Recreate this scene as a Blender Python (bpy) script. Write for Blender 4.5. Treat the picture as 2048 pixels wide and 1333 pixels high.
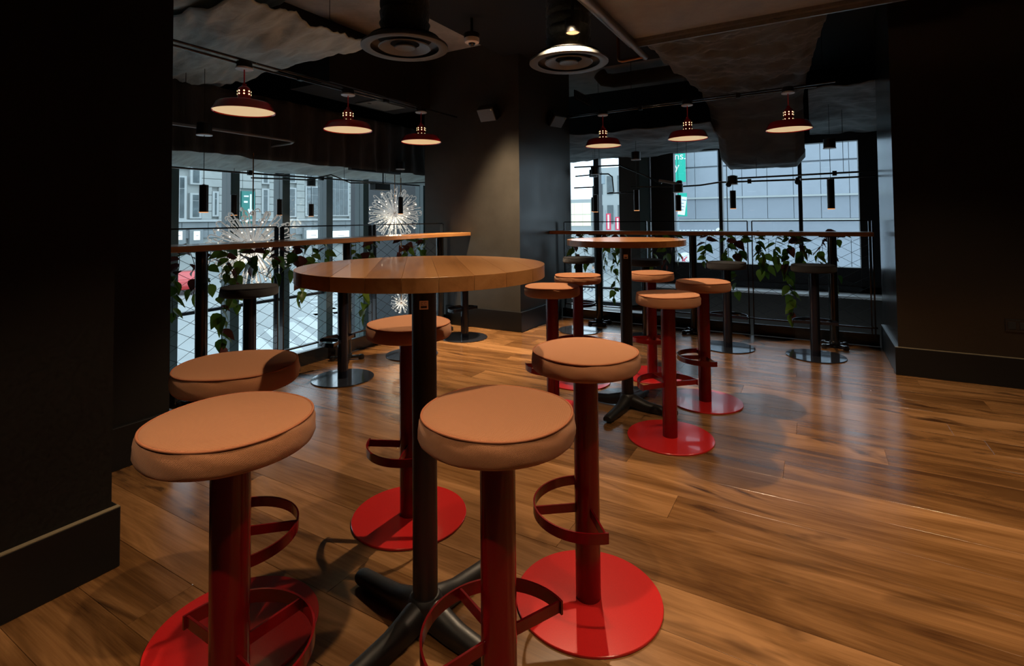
import bpy, bmesh, math, random
from math import sin, cos, pi, radians as R, sqrt
from mathutils import Vector, Matrix, noise
random.seed(7)
for o in list(bpy.data.objects): bpy.data.objects.remove(o)
S = bpy.context.scene
COL = S.collection

# ------------------------------------------------------------------ camera, sky, lights, exposure
cd = bpy.data.cameras.new('camera'); cam = bpy.data.objects.new('camera', cd); COL.objects.link(cam)
rt, up, fw = (0.86450171, 0.50254005, -0.00950221), (0.02353774, -0.02159241, 0.99948974), (-0.50207845, 0.86428425, 0.03049534)
cam.matrix_world = Matrix(((rt[0], up[0], -fw[0], 0), (rt[1], up[1], -fw[1], 0), (rt[2], up[2], -fw[2], 1.16562), (0, 0, 0, 1)))
cd.sensor_width = 36; cd.lens = 1038.18 / 2048 * 36; cd.shift_y = -(666.5 - 405.39) / 2048
cd.clip_start = 0.05; cd.clip_end = 500
S.camera = cam
S.view_settings.view_transform = 'Standard'; S.view_settings.look = 'None'
S.view_settings.exposure = 0.0; S.view_settings.gamma = 1.0; S.view_settings.use_curve_mapping = False

W = bpy.data.worlds.new('overcast_sky'); S.world = W; W.use_nodes = True
bg = W.node_tree.nodes['Background']; bg.inputs[0].default_value = (0.74, 0.87, 1.0, 1); bg.inputs[1].default_value = 3.0

WARM = (1.0, 0.73, 0.47)
def spot(name, loc, watt, angle=100, blend=0.25, target=None, col=WARM, rad=0.025):
    l = bpy.data.lights.new(name, 'SPOT'); l.energy = watt; l.color = col; l.spot_size = R(angle); l.spot_blend = blend; l.shadow_soft_size = rad
    o = bpy.data.objects.new(name, l); COL.objects.link(o); o.location = loc
    d = Vector(target if target else (loc[0], loc[1], 0)) - Vector(loc)
    o.rotation_euler = d.to_track_quat('-Z', 'Y').to_euler()
    return o
# ceiling downlights of the bar (the one in view, and those above and behind the camera)
spot('downlight_lamp', (-1.46, 3.40, 2.475), 2.2, 130, 0.3, col=(1.0, 0.55, 0.25))
spot('wall_washer_lamp', (-2.70, 4.19, 2.85), 900, 59, 0.8, rad=0.06)
spot('downlight_lamp', (-1.50, 0.75, 2.92), 500, 76, 0.3)
spot('downlight_lamp', (-0.45, 1.00, 2.92), 130, 84, 0.3)
spot('downlight_lamp', (-1.42, 3.22, 2.60), 260, 104, 0.3)
spot('downlight_lamp', (-0.55, -0.55, 2.90), 115, 76, 0.4)
spot('downlight_lamp', (0.75, 1.20, 2.90), 80, 96, 0.5)
spot('downlight_lamp', (1.75, 2.30, 2.90), 95, 96, 0.5)
spot('downlight_lamp', (0.70, 3.30, 2.66), 60, 96, 0.5)
spot('downlight_lamp', (2.40, 3.30, 2.66), 60, 96, 0.5)
spot('downlight_lamp', (1.60, 0.00, 2.90), 100, 96, 0.5)
# daylight portals on the two glazed sides of the atrium
def portal(loc, rot, sx, sy):
    l = bpy.data.lights.new('daylight_portal', 'AREA'); l.shape = 'RECTANGLE'; l.size = sx; l.size_y = sy; l.cycles.is_portal = True
    o = bpy.data.objects.new('daylight_portal', l); COL.objects.link(o); o.location = loc; o.rotation_euler = rot
portal((-6.12, 4.5, -0.9), (0, R(-90), 0), 5.4, 6.4)
portal((-1.3, 7.55, 0.9), (R(-90), 0, 0), 4.4, 2.6)

# ------------------------------------------------------------------ materials
def mat(name, base, rough=0.5, metal=0.0, coat=0.0, emit=None, estr=0.0, spec=0.5, sheen=0.0):
    m = bpy.data.materials.new(name); m.use_nodes = True
    b = m.node_tree.nodes['Principled BSDF']
    b.inputs['Base Color'].default_value = (*base, 1); b.inputs['Roughness'].default_value = rough; b.inputs['Metallic'].default_value = metal
    b.inputs['Coat Weight'].default_value = coat; b.inputs['Specular IOR Level'].default_value = spec
    if sheen: b.inputs['Sheen Weight'].default_value = sheen
    if emit: b.inputs['Emission Color'].default_value = (*emit, 1); b.inputs['Emission Strength'].default_value = estr
    return m
def N(m, t, **kw):
    n = m.node_tree.nodes.new(t)
    for k, v in kw.items():
        if k.startswith('i_'):
            k = k[2:]; k = int(k) if k.isdigit() else k
            n.inputs[k].default_value = v
        else: setattr(n, k, v)
    return n
def L(m, a, b): m.node_tree.links.new(a, b)
def bsdf(m): return m.node_tree.nodes['Principled BSDF']
def ramp(m, stops):
    n = N(m, 'ShaderNodeValToRGB'); e = n.color_ramp.elements
    while len(e) < len(stops): e.new(0.5)
    for i, (p, c) in enumerate(stops): e[i].position = p; e[i].color = (*c, 1)
    return n
def coords(m, scale=(1, 1, 1), rand=True, kind='Object'):
    tc = N(m, 'ShaderNodeTexCoord'); mp = N(m, 'ShaderNodeMapping'); mp.inputs['Scale'].default_value = scale
    L(m, tc.outputs[kind], mp.inputs[0])
    if rand:
        oi = N(m, 'ShaderNodeObjectInfo'); ml = N(m, 'ShaderNodeVectorMath', operation='SCALE'); cb = N(m, 'ShaderNodeCombineXYZ')
        for i in range(3): L(m, oi.outputs['Random'], cb.inputs[i])
        L(m, cb.outputs[0], ml.inputs[0]); ml.inputs['Scale'].default_value = 37.0
        L(m, ml.outputs[0], mp.inputs['Location'])
    return mp.outputs[0]
def bump(m, h, strength=0.2, dist=0.002):
    b = N(m, 'ShaderNodeBump'); b.inputs['Strength'].default_value = strength; b.inputs['Distance'].default_value = dist
    L(m, h, b.inputs['Height']); L(m, b.outputs[0], bsdf(m).inputs['Normal'])

def wood(name, stops, rough=(0.3, 0.5), along=0, grain=26, tint=0.5, knots=True, bumpv=0.15, coat=0.0, fine=0.5):
    m = mat(name, (0.3, 0.15, 0.06), 0.4, coat=coat)
    sc = [grain, grain, grain]; sc[along] = 1.3
    v = coords(m, sc)
    n1 = N(m, 'ShaderNodeTexNoise', i_Scale=1.0, i_Detail=9.0, i_Roughness=0.72, i_Distortion=0.5); L(m, v, n1.inputs['Vector'])
    sc2 = [6, 6, 6]; sc2[along] = 0.9
    v2 = coords(m, sc2)
    n2 = N(m, 'ShaderNodeTexNoise', i_Scale=1.0, i_Detail=4.0, i_Roughness=0.6, i_Distortion=1.4); L(m, v2, n2.inputs['Vector'])
    mx = N(m, 'ShaderNodeMath', operation='MULTIPLY_ADD'); L(m, n1.outputs[0], mx.inputs[0]); mx.inputs[1].default_value = fine
    m2 = N(m, 'ShaderNodeMath', operation='MULTIPLY'); L(m, n2.outputs[0], m2.inputs[0]); m2.inputs[1].default_value = 1 - fine
    L(m, m2.outputs[0], mx.inputs[2])
    oi = N(m, 'ShaderNodeObjectInfo')
    ad = N(m, 'ShaderNodeMath', operation='MULTIPLY_ADD'); L(m, oi.outputs['Random'], ad.inputs[0]); ad.inputs[1].default_value = tint * 0.3
    sb = N(m, 'ShaderNodeMath', operation='SUBTRACT'); L(m, mx.outputs[0], sb.inputs[0]); sb.inputs[1].default_value = tint * 0.15
    L(m, sb.outputs[0], ad.inputs[2])
    rp = ramp(m, stops); L(m, ad.outputs[0], rp.inputs[0])
    colr = rp.outputs[0]
    if knots:
        sk = [3.2, 3.2, 3.2]; sk[along] = 1.0
        vk = coords(m, sk); nk = N(m, 'ShaderNodeTexNoise', i_Scale=1.0, i_Detail=3.0, i_Distortion=2.2); L(m, vk, nk.inputs['Vector'])
        rk = ramp(m, [(0.60, (0, 0, 0)), (0.74, (1, 1, 1))]); L(m, nk.outputs[0], rk.inputs[0])
        mk = N(m, 'ShaderNodeMix', data_type='RGBA'); L(m, rk.outputs[0], mk.inputs[0]); L(m, colr, mk.inputs[6])
        mk.inputs[7].default_value = (stops[0][1][0] * 0.7, stops[0][1][1] * 0.7, stops[0][1][2] * 0.7, 1); colr = mk.outputs[2]
    L(m, colr, bsdf(m).inputs['Base Color'])
    rr = N(m, 'ShaderNodeMapRange', i_3=rough[0], i_4=rough[1]); L(m, n2.outputs[0], rr.inputs[0]); L(m, rr.outputs[0], bsdf(m).inputs['Roughness'])
    bump(m, n1.outputs[0], bumpv, 0.001)
    return m

def weave(name, base, pitch=0.0030, dark=0.62):
    m = mat(name, base, 0.9, spec=0.15, sheen=0.15)
    tc = N(m, 'ShaderNodeTexCoord'); sp = N(m, 'ShaderNodeSeparateXYZ'); L(m, tc.outputs['UV'], sp.inputs[0])
    def s(o):
        a = N(m, 'ShaderNodeMath', operation='MULTIPLY'); L(m, o, a.inputs[0]); a.inputs[1].default_value = 2 * pi / pitch
        b = N(m, 'ShaderNodeMath', operation='SINE'); L(m, a.outputs[0], b.inputs[0]); return b.outputs[0]
    p = N(m, 'ShaderNodeMath', operation='MULTIPLY'); L(m, s(sp.outputs[0]), p.inputs[0]); L(m, s(sp.outputs[1]), p.inputs[1])
    mr = N(m, 'ShaderNodeMapRange', i_1=-1.0, i_2=1.0); L(m, p.outputs[0], mr.inputs[0])
    mx = N(m, 'ShaderNodeMix', data_type='RGBA'); L(m, mr.outputs[0], mx.inputs[0])
    mx.inputs[6].default_value = tuple(c * dark for c in base) + (1,); mx.inputs[7].default_value = (*base, 1)
    L(m, mx.outputs[2], bsdf(m).inputs['Base Color']); bump(m, p.outputs[0], 0.5, 0.0012)
    return m

def cloth(name, base, scale=3.0):
    m = mat(name, base, 0.85, spec=0.2, sheen=0.25)
    v = coords(m, (scale, scale * 4, scale), False)
    n = N(m, 'ShaderNodeTexNoise', i_Scale=1.0, i_Detail=5.0, i_Roughness=0.6, i_Distortion=1.2); L(m, v, n.inputs['Vector'])
    r = ramp(m, [(0.25, tuple(c * 0.6 for c in base)), (0.75, tuple(min(1, c * 1.25) for c in base))]); L(m, n.outputs[0], r.inputs[0])
    L(m, r.outputs[0], bsdf(m).inputs['Base Color']); bump(m, n.outputs[0], 0.6, 0.02)
    return m

def speckled(name, base, rough, var=0.25, scale=40, bumpv=0.1, coat=0.0, metal=0.0, rvar=0.12):
    m = mat(name, base, rough, coat=coat, metal=metal)
    v = coords(m, (scale,) * 3, False)
    n = N(m, 'ShaderNodeTexNoise', i_Scale=1.0, i_Detail=6.0, i_Roughness=0.65); L(m, v, n.inputs['Vector'])
    r = ramp(m, [(0.3, tuple(c * (1 - var) for c in base)), (0.7, tuple(min(1, c * (1 + var)) for c in base))]); L(m, n.outputs[0], r.inputs[0])
    L(m, r.outputs[0], bsdf(m).inputs['Base Color'])
    mr = N(m, 'ShaderNodeMapRange', i_1=0.3, i_2=0.7, i_3=max(0.02, rough - rvar), i_4=rough + rvar); L(m, n.outputs[0], mr.inputs[0]); L(m, mr.outputs[0], bsdf(m).inputs['Roughness'])
    if bumpv: bump(m, n.outputs[0], bumpv, 0.001)
    return m

def glass(name, tint=(0.93, 0.97, 0.98), refl=0.06, rough=0.0):
    m = bpy.data.materials.new(name); m.use_nodes = True; nt = m.node_tree; nt.nodes.clear()
    out = nt.nodes.new('ShaderNodeOutputMaterial'); tr = nt.nodes.new('ShaderNodeBsdfTransparent'); gl = nt.nodes.new('ShaderNodeBsdfGlossy')
    tr.inputs[0].default_value = (*tint, 1); gl.inputs['Roughness'].default_value = rough
    lw = nt.nodes.new('ShaderNodeLayerWeight'); lw.inputs[0].default_value = 0.35
    mp = nt.nodes.new('ShaderNodeMapRange'); mp.inputs[3].default_value = refl; mp.inputs[4].default_value = 0.75
    nt.links.new(lw.outputs['Facing'], mp.inputs[0])
    pw = nt.nodes.new('ShaderNodeMath'); pw.operation = 'POWER'; pw.inputs[1].default_value = 3.0
    nt.links.new(lw.outputs['Facing'], pw.inputs[0]); nt.links.new(pw.outputs[0], mp.inputs[0])
    mx = nt.nodes.new('ShaderNodeMixShader'); nt.links.new(mp.outputs[0], mx.inputs[0]); nt.links.new(tr.outputs[0], mx.inputs[1]); nt.links.new(gl.outputs[0], mx.inputs[2])
    nt.links.new(mx.outputs[0], out.inputs[0])
    return m

M = {}
M['plank'] = wood('oak_floor', [(0.30, (0.058, 0.024, 0.008)), (0.43, (0.128, 0.059, 0.0195)), (0.54, (0.200, 0.097, 0.035)), (0.68, (0.30, 0.153, 0.062))], (0.15, 0.28), 0, 70, 0.5, True, 0.05, fine=0.33)
M['table_wood'] = wood('oak_tabletop', [(0.28, (0.22, 0.085, 0.025)), (0.5, (0.44, 0.20, 0.068)), (0.75, (0.56, 0.29, 0.115))], (0.26, 0.36), 0, 22, 0.75, False, 0.02, coat=0.25)
M['counter_wood_y'] = wood('oak_counter_along_y', [(0.28, (0.20, 0.075, 0.022)), (0.5, (0.40, 0.17, 0.055)), (0.75, (0.50, 0.25, 0.09))], (0.22, 0.36), 1, 22, 0.3, False, 0.05, coat=0.3)
M['counter_wood_x'] = wood('oak_counter_along_x', [(0.28, (0.20, 0.075, 0.022)), (0.5, (0.40, 0.17, 0.055)), (0.75, (0.50, 0.25, 0.09))], (0.22, 0.36), 0, 22, 0.3, False, 0.05, coat=0.3)
M['salmon'] = weave('salmon_weave', (0.54, 0.238, 0.114))
M['charcoal'] = weave('charcoal_weave', (0.032, 0.032, 0.036))
M['piping'] = mat('salmon_piping', (0.40, 0.15, 0.075), 0.85, spec=0.15)
M['dark_piping'] = mat('charcoal_piping', (0.035, 0.035, 0.04), 0.85, spec=0.15)
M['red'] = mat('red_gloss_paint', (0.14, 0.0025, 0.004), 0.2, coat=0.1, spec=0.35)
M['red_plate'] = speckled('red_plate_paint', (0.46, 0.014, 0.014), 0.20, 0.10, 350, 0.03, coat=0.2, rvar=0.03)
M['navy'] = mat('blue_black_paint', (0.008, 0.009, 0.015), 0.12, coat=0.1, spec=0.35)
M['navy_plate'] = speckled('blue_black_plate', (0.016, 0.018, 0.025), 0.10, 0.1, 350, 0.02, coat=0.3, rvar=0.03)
M['black'] = speckled('black_powder_coat', (0.006, 0.006, 0.006), 0.45, 0.3, 300, 0.15)
M['black_gloss'] = mat('black_gloss', (0.010, 0.011, 0.013), 0.2, coat=0.4)
M['black_matt'] = mat('black_matt', (0.008, 0.008, 0.008), 0.8)
M['wall'] = speckled('dark_satin_wall', (0.052, 0.048, 0.041), 0.36, 0.2, 2.2, 0.0, rvar=0.06); bsdf(M['wall']).inputs['Specular IOR Level'].default_value = 0.3
M['wall_gloss'] = mat('black_satin_wall', (0.016, 0.014, 0.012), 0.24, coat=0.35); bsdf(M['wall_gloss']).inputs['Coat Roughness'].default_value = 0.16
M['wall_grain'] = speckled('black_wall', (0.0095, 0.008, 0.0065), 0.6, 0.3, 90, 0.1)
bsdf(M['wall_grain']).inputs['Specular IOR Level'].default_value = 0.2
M['skirting'] = mat('black_skirting', (0.006, 0.006, 0.006), 0.42, spec=0.35)
M['skirting_highlight'] = mat('brown_skirting_highlight', (0.20, 0.16, 0.10), 0.5)  # dusty brown top, lightened to paint in the downlight highlight
M['concrete'] = speckled('dim_concrete', (0.45, 0.45, 0.42), 0.85, 0.2, 5, 0.2)
M['soffit'] = speckled('brown_soffit_board', (0.27, 0.28, 0.28), 0.8, 0.15, 6, 0.15)
M['channel'] = speckled('galvanised_channel', (0.22, 0.21, 0.19), 0.45, 0.2, 30, 0.05, metal=0.6)
M['pipe'] = mat('grey_pipe', (0.26, 0.24, 0.23), 0.45, metal=0.3)
M['copper'] = mat('copper_pipe', (0.28, 0.12, 0.05), 0.4, metal=0.8)
M['cloth'] = cloth('grey_drape', (0.52, 0.62, 0.61), 2.2)
M['cloth_dark'] = cloth('black_drape', (0.125, 0.14, 0.148), 2.2)
M['pleat'] = cloth('pleated_black', (0.05, 0.048, 0.044), 2.0)
M['lamp_red'] = mat('lamp_red_enamel', (0.58, 0.010, 0.018), 0.2, coat=0.5)
M['lamp_face'] = mat('lamp_diffuser', (0.6, 0.5, 0.35), 0.5, emit=(1.0, 0.66, 0.32), estr=0.60)
M['lamp_hole'] = mat('lamp_hole_glow', (0.5, 0.4, 0.3), 0.5, emit=(1.0, 0.70, 0.36), estr=2.2)
M['cord_red'] = mat('red_cord', (0.80, 0.02, 0.03), 0.6)
M['white'] = mat('white_enamel', (0.75, 0.75, 0.76), 0.35)
M['cam_white'] = mat('camera_white', (0.95, 0.90, 0.82), 0.4)
M['diffuser'] = mat('diffuser_grey', (0.105, 0.110, 0.110), 0.45)
M['duct'] = cloth('duct_wrap', (0.03, 0.035, 0.03), 6.0)
M['spot_glow'] = mat('downlight_glow', (0.5, 0.3, 0.2), 0.4, emit=(1.0, 0.50, 0.22), estr=1.7)
M['tube'] = mat('bronze_tube', (0.022, 0.014, 0.010), 0.3, metal=0.4)
M['tube_glow'] = mat('tube_rim_glow', (0.5, 0.3, 0.2), 0.4, emit=(1.0, 0.42, 0.15), estr=0.9)
M['bulb'] = mat('bulb_glow', (0.8, 0.7, 0.5), 0.3, emit=(1.0, 0.80, 0.52), estr=6.0)
M['brass'] = mat('brass', (0.40, 0.20, 0.09), 0.25, metal=0.9)
M['rod'] = mat('lit_acrylic_rod', (0.85, 0.87, 0.88), 0.15, emit=(1.0, 0.95, 0.88), estr=0.14)
M['pane'] = glass('window_glass', (0.90, 0.955, 0.965), 0.035)
M['mullion'] = mat('green_grey_mullion', (0.055, 0.085, 0.085), 0.35)
M['frame_black'] = mat('black_window_frame', (0.010, 0.013, 0.016), 0.4)
M['ledge'] = mat('pale_ledge', (0.85, 0.88, 0.90), 0.4)
M['knee'] = speckled('brown_panel', (0.030, 0.024, 0.018), 0.6, 0.3, 20, 0.1)
M['plaque'] = mat('pale_plaque', (0.90, 0.74, 0.58), 0.5)
M['ink'] = mat('black_ink', (0.01, 0.008, 0.006), 0.6)
def leafmat(name, c1, c2):
    m = mat(name, c1, 0.38, spec=0.4); oi = N(m, 'ShaderNodeObjectInfo'); r = ramp(m, [(0.0, c1), (1.0, c2)])
    L(m, oi.outputs['Random'], r.inputs[0]); L(m, r.outputs[0], bsdf(m).inputs['Base Color'])
    tl = N(m, 'ShaderNodeBsdfTranslucent'); L(m, r.outputs[0], tl.inputs[0]); mx = N(m, 'ShaderNodeMixShader'); mx.inputs[0].default_value = 0.45
    L(m, bsdf(m).outputs[0], mx.inputs[1]); L(m, tl.outputs[0], mx.inputs[2])
    L(m, mx.outputs[0], [n for n in m.node_tree.nodes if n.type == 'OUTPUT_MATERIAL'][0].inputs[0])
    return m
M['leaf'] = leafmat('green_leaf', (0.03, 0.075, 0.010), (0.16, 0.24, 0.03))
M['leaf_red'] = leafmat('dark_red_leaf', (0.05, 0.012, 0.010), (0.14, 0.035, 0.022))
M['stem'] = mat('vine_stem', (0.03, 0.04, 0.012), 0.6)
# outdoors
M['street'] = speckled('pale_street', (0.27, 0.285, 0.28), 0.6, 0.12, 0.4, 0.0)
M['stripe'] = mat('crossing_paint', (0.42, 0.44, 0.43), 0.5)
M['stone'] = speckled('pale_stone', (0.31, 0.325, 0.31), 0.8, 0.10, 0.7, 0.0)
M['stone_low'] = speckled('grey_stone', (0.20, 0.22, 0.225), 0.8, 0.10, 0.7, 0.0)
M['ext_frame'] = mat('pale_window_frame', (0.37, 0.39, 0.385), 0.6)
M['ext_glass'] = speckled('dark_far_window', (0.085, 0.105, 0.11), 0.2, 0.4, 0.8, 0.0)
M['light_sign'] = mat('lit_shop_sign', (0.8, 0.8, 0.75), 0.5, emit=(1.0, 0.98, 0.86), estr=0.75)
M['teal'] = mat('teal_print', (0.0, 0.42, 0.30), 0.5)
M['teal_sign'] = mat('teal_arrow_sign', (0.035, 0.20, 0.17), 0.4)
M['panel'] = speckled('blue_grey_panel', (0.275, 0.305, 0.345), 0.5, 0.08, 0.5, 0.0)
M['panel_dark'] = speckled('blue_grey_panel_low', (0.235, 0.262, 0.30), 0.5, 0.08, 0.5, 0.0)
M['paper'] = mat('white_print', (0.80, 0.82, 0.82), 0.6)
M['shop_yellow'] = mat('lit_yellow_window', (0.7, 0.7, 0.5), 0.4, emit=(0.95, 0.95, 0.66), estr=0.55)
M['pink_red'] = mat('red_banner', (0.70, 0.05, 0.10), 0.5)
M['grey_post'] = mat('grey_post', (0.26, 0.31, 0.34), 0.5)
M['dark_post'] = mat('dark_post', (0.03, 0.035, 0.04), 0.5)
M['car_red'] = mat('car_red', (0.45, 0.02, 0.02), 0.2, coat=0.5)
M['tyre'] = mat('tyre', (0.015, 0.015, 0.015), 0.7)
M['tail_light'] = mat('tail_light', (0.6, 0.05, 0.03), 0.3, emit=(1.0, 0.12, 0.05), estr=2.5)

# ------------------------------------------------------------------ mesh builder
class MB:
    def __init__(s): s.v = []; s.f = []; s.uv = {}; s.mi = {}
    def add(s, verts, faces, T=None):
        n = len(s.v)
        s.v += [tuple(T @ Vector(p)) if T else tuple(p) for p in verts]
        s.f += [tuple(i + n for i in f) for f in faces]
        return n
    def box(s, a, b, T=None):
        x0, y0, z0 = (min(a[i], b[i]) for i in range(3)); x1, y1, z1 = (max(a[i], b[i]) for i in range(3))
        s.add([(x0, y0, z0), (x1, y0, z0), (x1, y1, z0), (x0, y1, z0), (x0, y0, z1), (x1, y0, z1), (x1, y1, z1), (x0, y1, z1)],
              [(0, 3, 2, 1), (4, 5, 6, 7), (0, 1, 5, 4), (1, 2, 6, 5), (2, 3, 7, 6), (3, 0, 4, 7)], T)
    def cbox(s, a, b, c=0.002, T=None):
        bm = bmesh.new(); bmesh.ops.create_cube(bm, size=1)
        for v in bm.verts: v.co = Vector(((a[i] + b[i]) / 2 + v.co[i] * abs(b[i] - a[i])) for i in range(3))
        bmesh.ops.bevel(bm, geom=list(bm.edges), offset=c, segments=2, affect='EDGES', profile=0.5)
        bm.verts.index_update(); s.add([v.co.copy() for v in bm.verts], [[v.index for v in f.verts] for f in bm.faces], T); bm.free()
    def lathe(s, prof, n=48, T=None, cap0=True, cap1=True):
        vs = []; fs = []
        for r, z in prof:
            for k in range(n): a = 2 * pi * k / n; vs.append((r * cos(a), r * sin(a), z))
        for i in range(len(prof) - 1):
            for k in range(n): k2 = (k + 1) % n; fs.append((i * n + k, i * n + k2, (i + 1) * n + k2, (i + 1) * n + k))
        if cap0: fs.append(tuple(reversed(range(n))))
        if cap1: fs.append(tuple(range((len(prof) - 1) * n, len(prof) * n)))
        s.add(vs, fs, T)
    def cyl(s, p0, p1, r, n=16, r1=None):
        p0 = Vector(p0); p1 = Vector(p1); d = p1 - p0
        T = Matrix.Translation(p0) @ d.to_track_quat('Z', 'Y').to_matrix().to_4x4()
        s.lathe([(r, 0), (r if r1 is None else r1, d.length)], n, T)
    def tube(s, pts, r, n=8, closed=False):
        pts = [Vector(p) for p in pts]; k = len(pts); vs = []; fs = []
        t0 = (pts[1] - pts[0]).normalized(); nrm = t0.orthogonal().normalized(); prev = t0
        for i, p in enumerate(pts):
            if closed: t = (pts[(i + 1) % k] - pts[i - 1]).normalized()
            else: t = (pts[min(i + 1, k - 1)] - pts[max(i - 1, 0)]).normalized()
            ax = prev.cross(t)
            if ax.length > 1e-6: nrm = Matrix.Rotation(prev.angle(t), 3, ax.normalized()) @ nrm
            nrm = (nrm - t * nrm.dot(t)).normalized(); prev = t; bn = t.cross(nrm)
            rr = r[i] if isinstance(r, (list, tuple)) else r
            for j in range(n): a = 2 * pi * j / n; vs.append(p + (nrm * cos(a) + bn * sin(a)) * rr)
        for i in range(k if closed else k - 1):
            i2 = (i + 1) % k
            for j in range(n): j2 = (j + 1) % n; fs.append((i * n + j, i * n + j2, i2 * n + j2, i2 * n + j))
        if not closed: fs.append(tuple(reversed(range(n)))); fs.append(tuple(range((k - 1) * n, k * n)))
        s.add(vs, fs)
    def prism(s, poly, z0, z1, T=None):
        n = len(poly); s.add([(x, y, z0) for x, y in poly] + [(x, y, z1) for x, y in poly],
              [tuple(reversed(range(n))), tuple(range(n, 2 * n))] + [(i, (i + 1) % n, n + (i + 1) % n, n + i) for i in range(n)], T)
    def mesh(s, name, m, smooth=None):
        me = bpy.data.meshes.new(name); me.from_pydata([tuple(v) for v in s.v], [], s.f); me.update()
        for x in (m if isinstance(m, (list, tuple)) else [m]): me.materials.append(x)
        if s.mi:
            for i, p in enumerate(me.polygons): p.material_index = s.mi.get(i, 0)
        if smooth is not None:
            me.polygons.foreach_set('use_smooth', [True] * len(me.polygons))
            if smooth < 180:
                try: me.set_sharp_from_angle(angle=R(smooth))
                except Exception: pass
        return me
    def build(s, name, m, parent=None, smooth=None):
        return link(name, s.mesh(name, m, smooth), parent)
def link(name, me, parent=None):
    o = bpy.data.objects.new(name, me); COL.objects.link(o)
    if parent: o.parent = parent
    return o
def tag(o, label=None, cat=None, group=None, kind=None):
    if label: o['label'] = label
    if cat: o['category'] = cat
    if group: o['group'] = group
    if kind: o['kind'] = kind
    return o
def thing(name, label, cat, loc=(0, 0, 0), rz=0.0, group=None):
    o = bpy.data.objects.new(name, None); COL.objects.link(o); o.location = loc; o.rotation_euler = (0, 0, rz); o.empty_display_size = 0.1
    return tag(o, label, cat, group)
def copy_tree(o, parent=None):
    c = o.copy(); COL.objects.link(c); c.parent = parent
    for ch in list(o.children): copy_tree(ch, c)
    return c
def struct(o, label=None): 
    o['kind'] = 'structure'
    if label: o['label'] = label
    return o
def sbox(name, a, b, m, parent=None, chamfer=0, label=None):
    k = MB(); k.cbox(a, b, chamfer) if chamfer else k.box(a, b)
    o = k.build(name, m, parent)
    return struct(o, label) if parent is None else o
def grid_cloth(name, m, fn, nu, nv, thick=0.006, parent=None):
    """cloth sheet from fn(u,v)->(x,y,z), given real thickness"""
    k = MB()
    pts = [fn(i / nu, j / nv) for j in range(nv + 1) for i in range(nu + 1)]
    fs = [(j * (nu + 1) + i, j * (nu + 1) + i + 1, (j + 1) * (nu + 1) + i + 1, (j + 1) * (nu + 1) + i) for j in range(nv) for i in range(nu)]
    k.add(pts, fs); o = k.build(name, m, parent, 180)
    md = o.modifiers.new('thickness', 'SOLIDIFY'); md.thickness = thick; md.offset = 0
    return o
def fbm(x, y, z=0.0, o=4):
    return noise.fractal(Vector((x, y, z)), 1.0, 2.0, o)

# ------------------------------------------------------------------ the room shell
floor = sbox('floor', (-3.60, -3.2, -0.30), (4.5, 5.62, -0.022), M['black_matt'], label='oak plank floor of the bar')
pw = 0.186; row = 0
y = 1.880 - pw * 10
rr = random.Random(3)
while y < 5.60:
    y1 = min(y + pw, 5.60); x = -3.57 - rr.uniform(0, 1.6)
    while x < 3.6:
        ln = rr.uniform(1.35, 2.2); xa = max(x, -3.57); xb = min(x + ln, 3.6); x += ln
        if xb - xa < 0.05: continue
        if y1 < 0.3 or (xb < -2.2 and y1 < 0.86): continue
        g = 0.0007; c = 0.0007; cx, cy = (xa + xb) / 2, (y + y1) / 2; hx, hy = (xb - xa) / 2 - g / 2, (y1 - y) / 2 - g / 2; tz = rr.uniform(-0.0006, 0.0)
        k = MB(); k.add([(-hx, -hy, -.02), (hx, -hy, -.02), (hx, hy, -.02), (-hx, hy, -.02), (-hx, -hy, tz - c), (hx, -hy, tz - c), (hx, hy, tz - c), (-hx, hy, tz - c),
                         (-hx + c, -hy + c, tz), (hx - c, -hy + c, tz), (hx - c, hy - c, tz), (-hx + c, hy - c, tz)],
                        [(0, 3, 2, 1), (8, 9, 10, 11)] + [(i, (i + 1) % 4, 4 + (i + 1) % 4, 4 + i) for i in range(4)] + [(4 + i, 4 + (i + 1) % 4, 8 + (i + 1) % 4, 8 + i) for i in range(4)])
        o = k.build('plank', M['plank'], floor); o.location = (cx, cy, 0)
    y = y1

sbox('wall_left', (-8.0, -3.2, -0.02), (-2.08, 0.86, 3.05), M['wall_grain'], label='black wall block at the near left')
sbox('wall_left_inner', (-8.0, 0.86, -0.02), (-2.87, 1.435, 3.05), M['wall_grain'], label='black wall block set back behind the near left wall')
sbox('wall_center', (-3.87, 4.665, -0.02), (-2.62, 5.96, 3.05), M['wall'], label='dark satin pillar between the two counters')
sbox('wall_right', (0.51, 4.72, -0.02), (4.6, 5.70, 3.05), M['wall_gloss'], label='dark wall block at the right')
sbox('wall_back', (-8.0, -3.4, -0.3), (4.7, -3.2, 3.05), M['wall_grain'])
sbox('wall_side', (4.5, -3.2, -0.3), (4.7, 4.72, 3.05), M['wall_grain'])
sbox('wall_atrium_side', (0.74, 5.70, -3.6), (1.4, 7.6, 3.05), M['frame_black'])
sbox('wall_atrium_end', (-8.0, 7.35, -3.6), (-3.33, 7.6, 3.05), M['frame_black'])
def skirt(name, a, b, label):
    o = sbox(name, a, b, M['skirting'], chamfer=0.004, label=label); return o
skirt('baseboard_left', (-2.30, -1.0, 0.0), (-2.06, 0.88, 0.20), 'tall black skirting on the near left wall')
skirt('baseboard_left_inner', (-3.0, 0.88, 0.0), (-2.85, 1.455, 0.20), 'tall black skirting on the set back left wall')
skirt('baseboard_center', (-3.57, 4.645, 0.0), (-2.60, 5.62, 0.205), 'tall black skirting around the pillar')
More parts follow.
